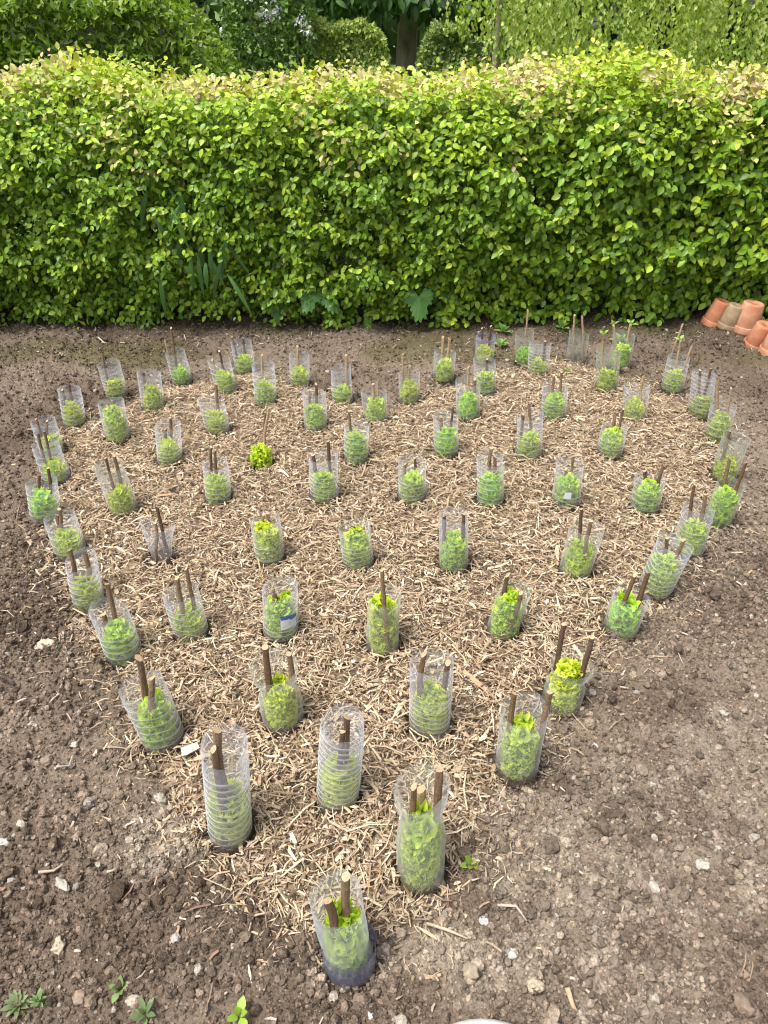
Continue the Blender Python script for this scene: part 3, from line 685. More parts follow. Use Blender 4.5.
LOOK = {'R': 'ribbed', 'L': 'low-ribbed', 'F': 'sparsely ringed', 'S': 'slant-ringed', 'P': 'smooth', 'Q': 'hazy', 'E': 'thin', 'U': 'bottle', 'W': 'bottle', 'B': 'smooth', 'T': 'double'}
for (i, x, y, lx, H, kind, hl, sticks) in PLANTS:
    gz = ground_z(x, y) + (0.006 if i not in (70,) else 0.0)
    w = WHERE[i]
    if kind != 'N':
        me, r0 = collar_mesh(i, x, y, lx, H, kind)
        o = link('plastic_collar', me, None, (x, y, gz))
        tag(o, f'clear {LOOK[kind]} plastic collar {w}', 'plant collar', 'cut plastic bottle collars in the heart')
        if kind == 'U':
            link('label_scrap', band_mesh('label_scrap', r0 * 1.035 + 0.001, lx, H, -1.45, -0.5, 0.055, 0.1, [M_WHITEPAPER, M_BLUEPAPER], 0.089), o)
        if kind == 'W':
            link('label_scrap', band_mesh('label_scrap', r0 * 1.035 + 0.001, lx, H, -1.95, -1.5, 0.045, 0.068, [M_WHITEPAPER]), o)
        if kind == 'B':
            link('rim_band', band_mesh('rim_band', r0 * 0.985 + 0.002, lx, H, 0, 2 * PI, H * 0.86, H * 0.98, [M_LILAC], flare=-0.001), o)
        if kind == 'T':
            link('lower_sleeve', band_mesh('lower_sleeve', r0 * 1.03 + 0.002, 0, H, 0, 2 * PI, -0.01, 0.075, [M_BLUEBAND], flare=-0.001), o)
    if hl > 0:
        hl = max(hl, 0.07)
        rad = 0.0405 if kind != 'N' else 0.043
        asp = min(LETTUCES, key=lambda a: abs(a - hl / rad))
        o = link('lettuce', LETTUCES[asp][i % 4], None, (x + lx * 0.3, y, gz - 0.004))
        o.scale = (rad, rad, hl / asp); o.rotation_euler.z = i * 1.7
        tag(o, (f'bright green frilly lettuce in the collar {w}' if kind != 'N' else 'bright green frilly lettuce growing bare beside two sticks without a collar'), 'lettuce', 'frilly lettuces planted in the heart')
    ranks = sorted(range(len(sticks)), key=lambda k: sticks[k][2])
    for k, (fx, fy, tx, tz) in enumerate(sticks):
        pos = ('lone' if len(sticks) == 1 else ['left-side', 'right-side'][ranks.index(k)] if len(sticks) == 2 else ['left-side', 'stubby middle', 'right-side'][ranks.index(k)])
        fz = ground_z(fx, fy)
        r = (0.0075 if y < 1.2 else 0.0064 if y < 1.7 else 0.0056)
        if (i, k) in ((47, 0),): r = 0.0085
        if (i, k) == (69, 2): r = 0.009
        pale = i in PALE or (i, k) in ((69, 2), (1, 1), (17, 0), (19, 0), (20, 0), (24, 1), (32, 0), (18, 0), (21, 0), (21, 1))
        o = link('stick', stick_mesh((fx, fy, fz), (tx, fy, tz), r, pale), None, (fx, fy, fz))
        shade = 'pale' if pale else 'brown'
        tag(o, (f'{pos} {shade} stick at the collar {w}' if kind != 'N' else f'{pos} {shade} stick behind the uncollared lettuce'), 'stick', 'sticks holding the collars')
        if (i, k) in ((45, 0), (42, 0), (43, 0), (43, 1)):
            b = link('bud', sprout_mesh(5, 0.03, (0.3, 0.45, 0.1), name='bud'), o, (tx - fx, 0, tz - fz))
o = link('stick', stick_mesh((1.372, 3.34, 0), (1.395, 3.34, 0.19), 0.0055, True), None, (1.372, 3.34, ground_z(1.372, 3.34)))
tag(o, 'lone pale stick in bare soil between the ribbed collar and clay pots', 'stick')

# ------------------------------------------------------------------ hedge
def hedge_top(x):
    return 1.085 + 0.03 * vnoise(x * 1.7, x * 0 + 0.3, 41) + 0.03 * vnoise(x * 5.5, x * 0 + 0.7, 42) + 0.06 * np.exp(-((x - 1.1) / 0.25) ** 2) + 0.03 * np.exp(-((x + 1.55) / 0.3) ** 2) - 0.02 * np.exp(-((x + 0.8) / 0.3) ** 2)

def hedge_face(x, z):
    f = 3.90 + 0.05 * x * (x > 0.5) + 0.06 * vnoise(x * 2.2, z * 2.2, 43) + 0.075 * vnoise(x * 6.5, z * 6.5, 44)
    return f - 0.10 * smooth(0.15, 0.45, z) + 0.12 * smooth(0.85, 1.2, z)

def build_hedge():
    P, D, Nn, S, C = [], [], [], [], []
    def spray(p, d0, nl, size, col, drop):
        """leaves alternating along shoots; p (n,3), d0 (n,3)"""
        n = len(p); side = unit(np.cross(d0, np.array([0, 0, 1.0]) + 0.3 * rng.normal(size=(n, 3))))
        for k in range(nl):
            t = 0.022 * k
            sg = 1 if k % 2 else -1
            d = unit(0.5 * d0 + sg * 0.75 * side + np.array([0, 0, -drop]) + 0.28 * rng.normal(size=(n, 3)))
            P.append(p + d0 * t + rng.normal(0, 0.006, (n, 3)))
            D.append(d)
            Nn.append(np.array([0, -0.62, 0.7]) + 0.38 * rng.normal(size=(n, 3)))
            S.append(size * rng.uniform(0.7, 1.15, n)); C.append(col * rng.uniform(0.72, 1.25, (n, 1)))
    g1 = np.array([0.16, 0.285, 0.016]); g2 = np.array([0.32, 0.44, 0.03]); g3 = np.array([0.11, 0.20, 0.016])
    # front face, in layers
    for (n, dep) in ((7600, 0.0), (5200, 0.08), (3000, 0.2)):
        x = rng.uniform(-3.6, 3.6, n); z = rng.uniform(0.04, 1.06, n)
        y = hedge_face(x, z) + dep + np.abs(rng.normal(0, 0.035, n))
        gap = vnoise(x * 6.5, z * 6.5, 45)
        k = (gap > -0.2) | (dep > 0.05); x, y, z = x[k], y[k], z[k]; n = len(x)
        d0 = unit(np.stack([rng.normal(0, 0.5, n), -0.9 + 0 * x, rng.normal(-0.1, 0.35, n)], -1))
        mix = rng.random((n, 1)); col = np.where(mix < 0.6, g1, np.where(mix < 0.85, g2, g3))
        sz = 0.035 + 0.010 * smooth(-0.5, 1.5, x) + 0 * x
        spray(np.stack([x, y, z], -1), d0, 6, sz, col, 0.55)
    # top: young shoots, yellow, pink and bronze
    n = 4200
    x = rng.uniform(-3.6, 3.6, n); y = rng.uniform(3.93, 4.65, n) - 0.0
    y = np.where(rng.random(n) < 0.6, 3.98 + np.abs(rng.normal(0, 0.12, n)), y)
    z = hedge_top(x) + 0.035 * vnoise(x * 7, y * 7, 46) - np.abs(rng.normal(0, 0.05, n)) - 0.05 * smooth(4.1, 3.95, y)
    d0 = unit(np.stack([rng.normal(0, 0.55, n), rng.normal(-0.3, 0.5, n), 0.9 + 0 * x], -1))
    zone = vnoise(x * 2.1 + 4, y * 1.1, 47) + 0.3 * rng.normal(size=n)
    yellow = np.array([0.47, 0.52, 0.05]); lime = np.array([0.31, 0.44, 0.03]); pink = np.array([0.50, 0.41, 0.23]); straw = np.array([0.52, 0.50, 0.16])
    col = np.where((zone > 0.72)[:, None], pink, np.where((zone > 0.22)[:, None], straw, np.where((rng.random(n) < 0.55)[:, None], yellow, lime)))
    spray(np.stack([x, y, z], -1), d0, 6, np.full(n, 0.034), col, 0.1)
    # upper face: paler shoots among the green
    n = 1500
    x = rng.uniform(-3.6, 3.6, n); z = hedge_top(x) - 0.3 * rng.random(n) ** 1.3; y = hedge_face(x, z) - 0.01 + np.abs(rng.normal(0, 0.04, n))
    d0 = unit(np.stack([rng.normal(0, 0.5, n), -0.6 + 0 * x, rng.normal(0.45, 0.3, n)], -1))
    zone = vnoise(x * 2.1 + 4, z * 1.1, 47) + 0.3 * rng.normal(size=n)
    col = np.where((zone > 0.85)[:, None], pink, np.where((zone > 0.45)[:, None], straw, lime))
    spray(np.stack([x, y, z], -1), d0, 6, np.full(n, 0.037), col, 0.4)
    # back and inside, so that no light comes through
    n = 3600
    x = rng.uniform(-3.6, 3.6, n); z = rng.uniform(0.05, 1.03, n); y = rng.uniform(4.2, 4.75, n)
    spray(np.stack([x, y, z], -1), unit(rng.normal(size=(n, 3))), 4, np.full(n, 0.065), np.tile(g3, (n, 1)), 0.3)
    V, F, c = leaves(LEAF, np.concatenate(P), np.concatenate(D), np.concatenate(Nn), np.concatenate(S), np.concatenate(C))
    h = thing('clipped_hedge', 'long clipped green hornbeam hedge with pale yellow young tips behind the soil', 'hedge', (0, 0, 0))
    link('foliage', make_mesh('foliage', V, F, [M_HEDGE], c, shade=True), h)
    for k in range(46):
        parts = []
        x = -3.6 + 7.2 * (k + rng.uniform(-0.3, 0.3)) / 45; y = 4.3 + rng.normal(0, 0.05)
        top = 0.95; pts = [(x, y, -0.06)]
        for q in range(1, 6): pts.append((x + rng.normal(0, 0.03), y + rng.normal(0, 0.03), top * q / 5))
        parts.append(tube(pts, np.linspace(0.02, 0.006, 6), 6, False))
        for q in range(7):
            z = rng.uniform(0.08, 0.9); a = rng.uniform(0, 2 * PI); l = rng.uniform(0.2, 0.42)
            parts.append(tube([(x, y, z), (x + 0.5 * l * math.cos(a), y + 0.45 * l * math.sin(a), z + 0.12), (x + l * math.cos(a), y + 0.8 * l * math.sin(a), z + 0.18)], [0.007, 0.005, 0.003], 5, False))
        V, F = join(parts)
        link('stem', make_mesh('stem', V, F, [M_TWIG], shade=True), h)

build_hedge()

# long shoots standing out of the hedge top
for (x, y, hgt, lab) in ((-1.48, 4.0, 0.16, 'upright yellow leaved shoot sticking out of the hedge, the tall kinked one'), (-0.72, 4.02, 0.1, 'short yellow shoot above the dip in the hedge top'), (-0.38, 4.05, 0.13, 'curled pale shoot above the hedge before the white flowered shrub')):
    z0 = float(hedge_top(np.array([x]))[0]) - 0.12
    o = thing('hedge_shoot', lab, 'shoot', (x, y, z0), 'long shoots above the hedge top')
    pts = [(0, 0, 0), (0.015, 0, 0.06 + hgt * 0.4), (0.05, -0.01, 0.1 + hgt * 0.8), (0.075, -0.02, 0.1 + hgt)]
    V, F = tube(pts, [0.004, 0.0035, 0.003, 0.002], 6)
    link('stem', make_mesh('stem', V, F, [M_TWIG], shade=True), o)
    n = 9; t = np.linspace(0.45, 1, n)[:, None]
    P = np.array(pts[1]) * (1 - t) + np.array(pts[3]) * t
    V, F, c = leaves(LEAF, P, rng.normal(size=(n, 3)) + np.array([0, -0.2, -0.1]), rng.normal(size=(n, 3)) * 0.4 + np.array([0, -0.8, 0.6]), np.full(n, 0.045), np.tile([0.5, 0.52, 0.05], (n, 1)) * rng.uniform(0.7, 1.1, (n, 1)))
    link('leaves', make_mesh('leaves', V, F, [M_HEDGE], c, shade=True), o)

# broad lobed leaves at the hedge foot
def lobed_leaf(L, seed):
    r = np.random.default_rng(seed)
    a = np.linspace(-2.5, 2.5, 61); s = a / 2.5
    rad = (1 - 0.35 * np.abs(s)) * (0.62 + 0.38 * np.abs(np.cos(a * 1.75)) ** 0.8) * (1 + 0.07 * np.sign(np.sin(a * 22)))
    P = np.stack([rad * np.cos(a), 0.8 * rad * np.sin(a), -0.25 * rad ** 2 + 0.07 * np.cos(a * 3.5) * rad], -1)
    V = np.concatenate([[[0, 0, 0.03]], P * 0.5 + [0, 0, 0.02], P]) * L; n = 61
    i = np.arange(n - 1)
    return V, np.concatenate([np.stack([0 * i, 1 + i, 2 + i], -1), np.stack([1 + i, 1 + n + i, 2 + n + i], -1), np.stack([1 + i, 2 + n + i, 2 + i], -1)])

def lobed_plant(x, y, specs, label):
    o = thing('lobed_weed', label, 'plant', (x, y, 0), 'broad lobed weeds at the hedge foot')
    for k, (dx, dy, z, yaw, pitch, L) in enumerate(specs):
        V, F = lobed_leaf(L, k)
        d = np.array([math.cos(yaw) * math.cos(pitch), math.sin(yaw) * math.cos(pitch), math.sin(pitch)])
        s = unit(np.cross(np.array([0, -0.5, 1.0]), d)); n = np.cross(d, s)
        V = V @ np.stack([d, s, n]) + np.array([dx, dy, z])
        c = np.tile([0.075, 0.19, 0.03], (len(V), 1)) * rng.uniform(0.9, 1.1)
        link('leaf', make_mesh('leaf', V, F, [M_LEAF], c, shade=True), o)
        V, F = tube([(0, 0.08, -0.02), (dx * 0.6, 0.04, z * 0.7), (dx, dy, z)], [0.005, 0.004, 0.003], 6)
        link('stalk', make_mesh('stalk', V, F, [M_TWIG], shade=True), o)
lobed_plant(-0.36, 3.84, [(-0.02, -0.06, 0.2, -1.9, -0.7, 0.1), (0.07, -0.05, 0.19, -1.0, -0.65, 0.1), (-0.2, 0.02, 0.13, -1.7, -0.8, 0.1)], 'dark green lobed weed with spread leaves at the hedge foot')
lobed_plant(0.18, 3.82, [(0.0, -0.06, 0.19, -1.5, -1.0, 0.12), (0.1, 0.05, 0.2, -0.6, -0.4, 0.09)], 'lobed weed with one big hanging leaf at the hedge foot')

# reed blades hanging through the hedge
o = thing('reed_clump', 'dark green narrow reed leaves hanging out of the hedge front', 'reed', (-0.95, 3.84, 0))
parts = []; cols = []
for k in range(22):
    x = rng.uniform(-0.2, 0.2); z = rng.uniform(0.3, 0.72); yy = -0.075 + rng.uniform(-0.05, 0.03)
    L = rng.uniform(0.13, 0.24); side = rng.normal(0, 0.35); t = np.linspace(0, 1, 6)[:, None]
    Pc = np.array([x, yy, z]) + np.concatenate([side * L * t, -0.10 * L * np.sin(t * 3), -L * t * (0.55 + 0.45 * t)], 1)
    w = 0.011 * np.sin(np.clip(t * 0.93 + 0.07, 0, 1) * PI) + 0.0008
    V = np.concatenate([Pc - w * np.array([1, 0.2, 0]), Pc + [0, -0.002, 0], Pc + w * np.array([1, 0.2, 0])]); i = np.arange(5)
    parts.append((V, np.concatenate([np.stack([i, i + 6, i + 7, i + 1], -1), np.stack([i + 6, i + 12, i + 13, i + 7], -1)])))
    cols.append(np.tile(np.array([0.085, 0.19, 0.045]) * rng.uniform(0.7, 1.5), (18, 1)))
V, F = join(parts)
link('leaves', make_mesh('leaves', V, F, [M_LEAF], np.concatenate(cols), shade=True), o)
parts = [tube([(dx, 0.0, -0.05), (dx + 0.01, 0.01, 0.3), (dx - 0.01, 0.02, 0.75)], [0.005, 0.004, 0.003], 6) for dx in (-0.1, 0.06, 0.14)]
V, F = join(parts); link('canes', make_mesh('canes', V, F, [M_TWIG], shade=True), o)

# ------------------------------------------------------------------ clay pots, upside down in a row
def lathe(prof, k=36):
    th = np.arange(k) / k * 2 * PI
    V = np.concatenate([np.stack([r * np.cos(th), r * np.sin(th), np.full(k, z)], -1) for r, z in prof]); n = len(prof)
    i = np.arange(n - 1)[:, None] * k; j = np.arange(k)[None]; j2 = (j + 1) % k
    return V, np.stack([i + j, i + j2, i + k + j2, i + k + j], -1).reshape(-1, 4)

def pot(x, y, r, h, lean, m, label, rim_m=None):
    o = thing('clay_pot', label, 'flower pot', (x, y, ground_z(x, y) - 0.006), 'upturned clay pots beside the hedge')
    rt = r * 0.76
    prof = [(0.012, h - 0.012), (0.013, h), (rt - 0.008, h + 0.001), (rt - 0.003, h - 0.001), (rt, h - 0.006), (r * 0.93, h * 0.24), (r * 0.9, h * 0.2), (r * 0.86, h * 0.2), (rt - 0.008, h - 0.012), (0.012, h - 0.012)]
    V, F = lathe(prof); b = link('body', make_mesh('body', V, F, [m], shade=False), o)
    for p in b.data.polygons: p.use_smooth = True
    V, F = lathe([(r * 0.88, h * 0.26), (r * 0.985, h * 0.25), (r * 0.995, h * 0.235), (r * 1.0, 0.012), (r * 0.98, 0.0), (r * 0.9, 0.0), (r * 0.88, 0.01), (r * 0.88, h * 0.26)])
    link('rim', make_mesh('rim', V, F, [rim_m or m], shade=True), o)
    o.rotation_euler = lean
    return o
pot(1.775, 3.89, 0.057, 0.145, (0.08, 0.22, 0), M_TERRA, 'leaning orange clay pot against the hedge foot')
pot(1.835, 3.82, 0.056, 0.135, (0.06, 0.14, 0), M_TERRA_OLD, 'grey brown mossy clay pot between two orange ones')
pot(1.915, 3.79, 0.07, 0.16, (0.03, 0.07, 0), M_TERRA_PALE, 'largest pale orange clay pot with a wide rim')
pot(1.9, 3.61, 0.060, 0.135, (0.2, 0.1, 0), M_TERRA, 'red orange clay pot showing its drain hole', M_TERRA)
pot(1.935, 3.49, 0.066, 0.145, (0.05, 0.1, 0), M_TERRA_PALE, 'pale clay pot cut off by the photo edge')

# ------------------------------------------------------------------ stones, loose sticks, weeds
def stone(x, y, sx, sy, sz, col, label, name='stone', cat='stone', yaw=0.0):
    tv, tf = ico(2)
    r = np.random.default_rng(int(abs(x * 7919 + y * 104729) * 10))
    V = tv * (1 + 0.16 * np.sin(tv @ r.normal(size=(3,)) * 2.2 + r.uniform(0, 6)) + 0.07 * np.sin(tv @ r.normal(size=(3,)) * 5))[:, None]
    V = V * np.array([sx, sy, sz]) * 0.85
    V = V + 0.09 * min(sx, sy) * r.normal(size=V.shape)
    c = np.tile(np.array(col), (len(V), 1)) * r.uniform(0.85, 1.12, (len(V), 1))
    o = link(name, make_mesh(name, V, tf, [M_STONE], c, shade=True), None, (x, y, ground_z(x, y) + sz * 0.3)); o.rotation_euler.z = yaw
    tag(o, label, cat, 'stones lying on the soil')
W_, G_, B_ = (0.37, 0.335, 0.29), (0.42, 0.37, 0.31), (0.27, 0.2, 0.15)
for s in [
 (-0.632, 0.779, 0.022, 0.01, 0.008, W_, 'long white stone on dark soil well left-ward of the tip collar', -0.6),
 (-0.602, 0.668, 0.013, 0.018, 0.009, (0.38, 0.33, 0.24), 'pale yellowish oval stone near the lower left-corner weed', 0.2),
 (-0.539, 0.588, 0.013, 0.015, 0.01, B_, 'rounded brown stone between the two bottom weeds', 0.4),
 (-0.386, 0.68, 0.011, 0.01, 0.008, W_, 'small round white stone on bare soil above the lobed seedling', 0),
 (-0.752, 0.805, 0.009, 0.011, 0.007, W_, 'small white pebble close to the left-border, lower of two', 0.3),
 (-0.795, 0.878, 0.016, 0.012, 0.009, (0.38, 0.37, 0.35), 'broad greyish white stone at the left-border, upper of two', 0.5),
 (-0.437, 0.576, 0.015, 0.01, 0.009, (0.38, 0.32, 0.25), 'blocky cream stone beside the lobed seedling', 0.1),
 (0.645, 0.826, 0.015, 0.013, 0.008, (0.4, 0.36, 0.3), 'pale flat stone alone on the right-hand soil', 0.2),
 (0.539, 0.787, 0.01, 0.016, 0.008, W_, 'pointed white stone in a cluster on the right-hand soil', 0.4),
 (0.632, 0.576, 0.022, 0.022, 0.018, (0.2, 0.15, 0.11), 'big brown clod near the lower right-corner', 0.7),
 (0.191, 0.715, 0.010, 0.014, 0.009, (0.4, 0.39, 0.37), 'light grey stone past the tip collar on bare soil', 0.2),
 (0.237, 0.659, 0.014, 0.012, 0.01, (0.47, 0.45, 0.38), 'greenish grey round stone above the bottom slab', 0),
 (0.269, 0.602, 0.019, 0.015, 0.01, (0.38, 0.31, 0.22), 'tan flat stone just above the bottom slab', 0.1),
 (0.16, 0.628, 0.02, 0.02, 0.016, (0.3, 0.24, 0.17), 'knobbly brown clod directly behind the bottom slab', 0.3),
 (-0.926, 1.452, 0.03, 0.02, 0.009, (0.47, 0.39, 0.3), 'larger flat tan stone beside the left-edge collars', 0.7),
 (-1.002, 1.502, 0.022, 0.015, 0.008, (0.38, 0.31, 0.24), 'smaller flat brown stone next to the larger flat one', 0.2),
 (-0.847, 1.175, 0.014, 0.015, 0.01, W_, 'angular white stone near the left-border at mid height', 0.5),
 (-0.733, 1.126, 0.012, 0.009, 0.007, (0.42, 0.38, 0.32), 'little cream pebble beside two crossed straws', 0.5),
 (-0.023, 0.564, 0.008, 0.016, 0.007, (0.45, 0.44, 0.42), 'upright white stone chip below the tip collar', 0.2),
 (0.839, 1.218, 0.012, 0.012, 0.008, W_, 'white pebble on pale crumbly soil by the right-border', 0.2),
 (0.708, 1.576, 0.011, 0.009, 0.007, W_, 'white pebble beside the fourth right-edge collar', 0.2),
 (0.499, 1.123, 0.009, 0.011, 0.007, (0.46, 0.44, 0.41), 'bright white pebble beyond the third right-edge collar', 0.2)]:
    stone(s[0], s[1], s[2], s[3], s[4], s[5], s[6].replace('right-hand', 'right-side').replace('left-ward', 'aside'), yaw=s[7])

def flat_chip(x, y, L, W, yaw, col, label):
    V = np.array([(-.5, -.3, 0), (-.2, -.5, .1), (.5, -.25, .05), (.45, .3, .1), (.05, .5, 0), (-.45, .35, .12)]) * [L, W, 0.06]
    V = np.concatenate([V, V - [0, 0, 0.003]]); F = [np.array([[0, 1, 2, 3, 4, 5], [11, 10, 9, 8, 7, 6]]), np.array([(i, (i + 1) % 6, (i + 1) % 6 + 6, i + 6)[::-1] for i in range(6)])]
    o = link('wood_chip', make_mesh('wood_chip', V, F, [M_CHIP], np.tile(np.array(col), (12, 1))), None, (x, y, ground_z(x, y) + 0.03)); o.rotation_euler = (0.15, -0.1, yaw)
    tag(o, label, 'wood chip')
flat_chip(-0.446, 1.09, 0.042, 0.026, 0.4, (0.52, 0.45, 0.37), 'broad pale wood flake between the first and second left-edge collars')

def loose(a, b, r, col, label):
    ax, ay = a; bx, by = b; m = ((ax + bx) / 2 + random.gauss(0, 0.006), (ay + by) / 2 + random.gauss(0, 0.004))
    P = [(p[0] - ax, p[1] - ay, ground_z(*p) + 0.012 - ground_z(ax, ay)) for p in (a, m, b)]
    V, F = tube(P, [r, r * 0.9, r * 0.6], 7)
    o = link('twig', make_mesh('twig', V, F, [M_CHIP], np.tile(np.array(col), (len(V), 1)), shade=True), None, (ax, ay, ground_z(ax, ay)))
    tag(o, label, 'twig', 'loose twigs lying on the ground')
loose((-0.692, 0.807), (-0.644, 0.818), 0.003, (0.36, 0.3, 0.22), 'straight pale twig above the yellowish oval stone')
loose((0.082, 0.708), (0.155, 0.675), 0.0032, (0.46, 0.38, 0.28), 'long pale twig beside the tip collar')
loose((0.219, 0.74), (0.27, 0.71), 0.0028, (0.46, 0.39, 0.3), 'pale twig above the greenish grey stone')
loose((0.324, 0.597), (0.337, 0.561), 0.005, (0.42, 0.3, 0.19), 'thick tan wood splinter near the bottom slab')
loose((-1.45, 3.592), (-1.401, 3.566), 0.004, (0.45, 0.39, 0.32), 'pale twig on dark soil before the hedge')
loose((0.002, 1.224), (0.047, 1.117), 0.0026, (0.48, 0.38, 0.26), 'long straw splinter on the mulch between pinched and low-ribbed collars')
loose((-0.737, 1.043), (-0.715, 1.078), 0.0024, (0.42, 0.38, 0.32), 'crossed straw on soil beside the second left-edge collar')
loose((-0.549, 0.799), (-0.532, 0.816), 0.0026, (0.43, 0.36, 0.28), 'short pale straw on dark soil near the long white stone')

def weed(x, y, n, size, col, label, name='seedling'):
    o = link(name, sprout_mesh(n, size, col, 1.0, name), None, (x, y, ground_z(x, y) + 0.004)); tag(o, label, 'seedling', 'small weeds on the soil')
GG = (0.2, 0.25, 0.12); LG = (0.3, 0.46, 0.06)
weed(-0.64, 0.572, 22, 0.023, GG, 'bushy grey green weed in the bottom left-corner')
weed(-0.605, 0.578, 10, 0.018, (0.2, 0.3, 0.11), 'low leafy weed hugging the bushy corner weed')
weed(-0.469, 0.596, 6, 0.022, (0.24, 0.33, 0.13), 'tiny rounded seedling above the blocky cream stone')
weed(-0.412, 0.556, 9, 0.025, (0.17, 0.24, 0.1), 'long leaved green weed at the bottom border')
weed(-0.248, 0.551, 5, 0.026, LG, 'bright yellow green seedling at the very bottom border')
weed(0.179, 0.83, 7, 0.024, LG, 'bright green seedling beside the pinched tip-side collar')
weed(-0.212, 0.889, 6, 0.014, (0.2, 0.35, 0.05), 'tiny green seedling in mulch between the first two tip collars')
weed(-0.191, 1.123, 6, 0.015, LG, 'tiny yellow green seedling below the pinched collar in mulch')
weed(0.846, 3.202, 6, 0.03, (0.25, 0.4, 0.08), 'green seedling in mulch before the empty back collar')
weed(0.63, 3.757, 7, 0.05, (0.2, 0.34, 0.09), 'leafy seedling on bare soil by the hedge')
weed(0.591, 3.579, 7, 0.05, (0.24, 0.4, 0.11), 'leafy seedling just behind the lilac rimmed collar')
weed(0.948, 3.80, 7, 0.05, (0.22, 0.38, 0.08), 'leafy seedling under the hedge behind the empty back collar')
weed(1.2, 3.6, 8, 0.05, (0.26, 0.38, 0.12), 'pale seedling behind the last back collar')

# stone slab whose edge shows at the bottom
V, F = lathe([(0.001, 0.03), (0.13, 0.03), (0.15, 0.026), (0.16, 0.015), (0.16, -0.05)], 48)
o = link('stone_slab', make_mesh('stone_slab', V, F[:, ::-1], [M_SLAB], shade=True), None, (0.166, 0.385, ground_z(0.166, 0.54) + 0.0))
tag(o, 'pale grey round stepping stone at the bottom border', 'stepping stone')

# ------------------------------------------------------------------ garden behind the hedge
def cloud(n, sampler, size, cols, tmpl=KITE, down=0.3, jit=0.7, up=(0, -0.4, 0.8)):
    p = sampler(n); n = len(p)
    d = unit(rng.normal(size=(n, 3)) + np.array([0, 0, -down * 2])); nr = np.array(up) + jit * rng.normal(size=(n, 3))
    cols = np.array(cols); c = cols[rng.integers(0, len(cols), n)] * rng.uniform(0.7, 1.25, (n, 1))
    return leaves(tmpl, p, d, nr, size * rng.uniform(0.65, 1.2, n), c)

def box_bush(name, label, x0, x1, y0, y1, h, n, size, cols, m=M_LEAF, group=None, round_=0.25):
    def samp(n):
        u, v, w = rng.random((3, n))
        x = x0 + (x1 - x0) * u; hh = h * (1 + 0.07 * vnoise(x * 2.3, x * 0, 51) + 0.05 * vnoise(x * 6, x * 0, 52))
        e = np.minimum(x - x0, x1 - x) / max(round_, 1e-3); hh = hh * np.sqrt(np.clip(1 - (1 - np.clip(e, 0, 1)) ** 2, 0.02, 1))
        q = rng.random(n); front = q < 0.62
        z = np.where(front, hh * w ** 0.8, hh - 0.1 * rng.random(n)); y = np.where(front, y0 + 0.35 * v * v + 0.08 * vnoise(x * 3, z * 3, 53) + 0.1 * (z / h) ** 4, y0 + (y1 - y0) * v)
        return np.stack([x, y, z], -1)
    o = thing(name, label, 'shrub', ((x0 + x1) / 2, (y0 + y1) / 2, 0), group)
    V, F, c = cloud(n, samp, size, cols); V = V - np.array([(x0 + x1) / 2, (y0 + y1) / 2, 0])
    link('foliage', make_mesh('foliage', V, F, [m], c), o)
    for k in range(max(4, int((x1 - x0) * 2))):
        x = (rng.random() - 0.5) * (x1 - x0) * 0.7; V, F = (tube([(x, 0, -0.1), (x + rng.normal(0, 0.1), rng.normal(0, 0.1), h * 0.4), (x + rng.normal(0, 0.1), rng.normal(0, 0.1), h * 0.7)], [0.03, 0.02, 0.01], 6, False))
        link('stem', make_mesh('stem', V, F, [M_TWIG], shade=True), o)
    return o
box_bush('shrub', 'large dense dark green shrub beyond the hedge', -7.5, -1.3, 7.2, 8.6, 1.47, 44000, 0.07, [(0.11, 0.19, 0.02), (0.17, 0.27, 0.025), (0.24, 0.35, 0.035)], round_=0.7)
ws = box_bush('shrub', 'loose shrub carrying white flower heads beyond the hedge', -1.72, -0.72, 9.2, 10.2, 2.2, 6500, 0.075, [(0.15, 0.25, 0.05), (0.2, 0.32, 0.07), (0.11, 0.19, 0.04)], round_=0.3)
parts = []; cols = []
for k in range(15):
    c = np.array([rng.uniform(-0.5, 0.5), -0.55 + rng.normal(0, 0.06), rng.uniform(0.85, 1.9)])
    def samp(n, c=c): return c + rng.normal(0, 0.028, (n, 3))
    V, F, cc = cloud(30, samp, 0.045, [(0.6, 0.61, 0.59)]); parts.append((V, F)); cols.append(cc)
V, F = join(parts); link('blossoms', make_mesh('blossoms', V, F, [M_FLOWER], np.concatenate(cols)), ws)
box_bush('shrub', 'feathery light green shrub before the dark tree trunk', -1.0, 0.12, 9.4, 10.2, 1.25, 8000, 0.05, [(0.26, 0.34, 0.06), (0.33, 0.40, 0.09), (0.20, 0.28, 0.05)])
box_bush('shrub', 'low olive green shrub beside the tree trunk, half behind it', 0.32, 1.1, 9.6, 10.4, 1.22, 7000, 0.055, [(0.19, 0.28, 0.06), (0.26, 0.33, 0.09), (0.14, 0.22, 0.05)])
box_bush('shrub', 'flat topped grey green shrub reaching to the birch', 1.05, 2.2, 9.9, 10.7, 1.2, 7500, 0.05, [(0.16, 0.24, 0.07), (0.11, 0.19, 0.05), (0.21, 0.26, 0.11)])

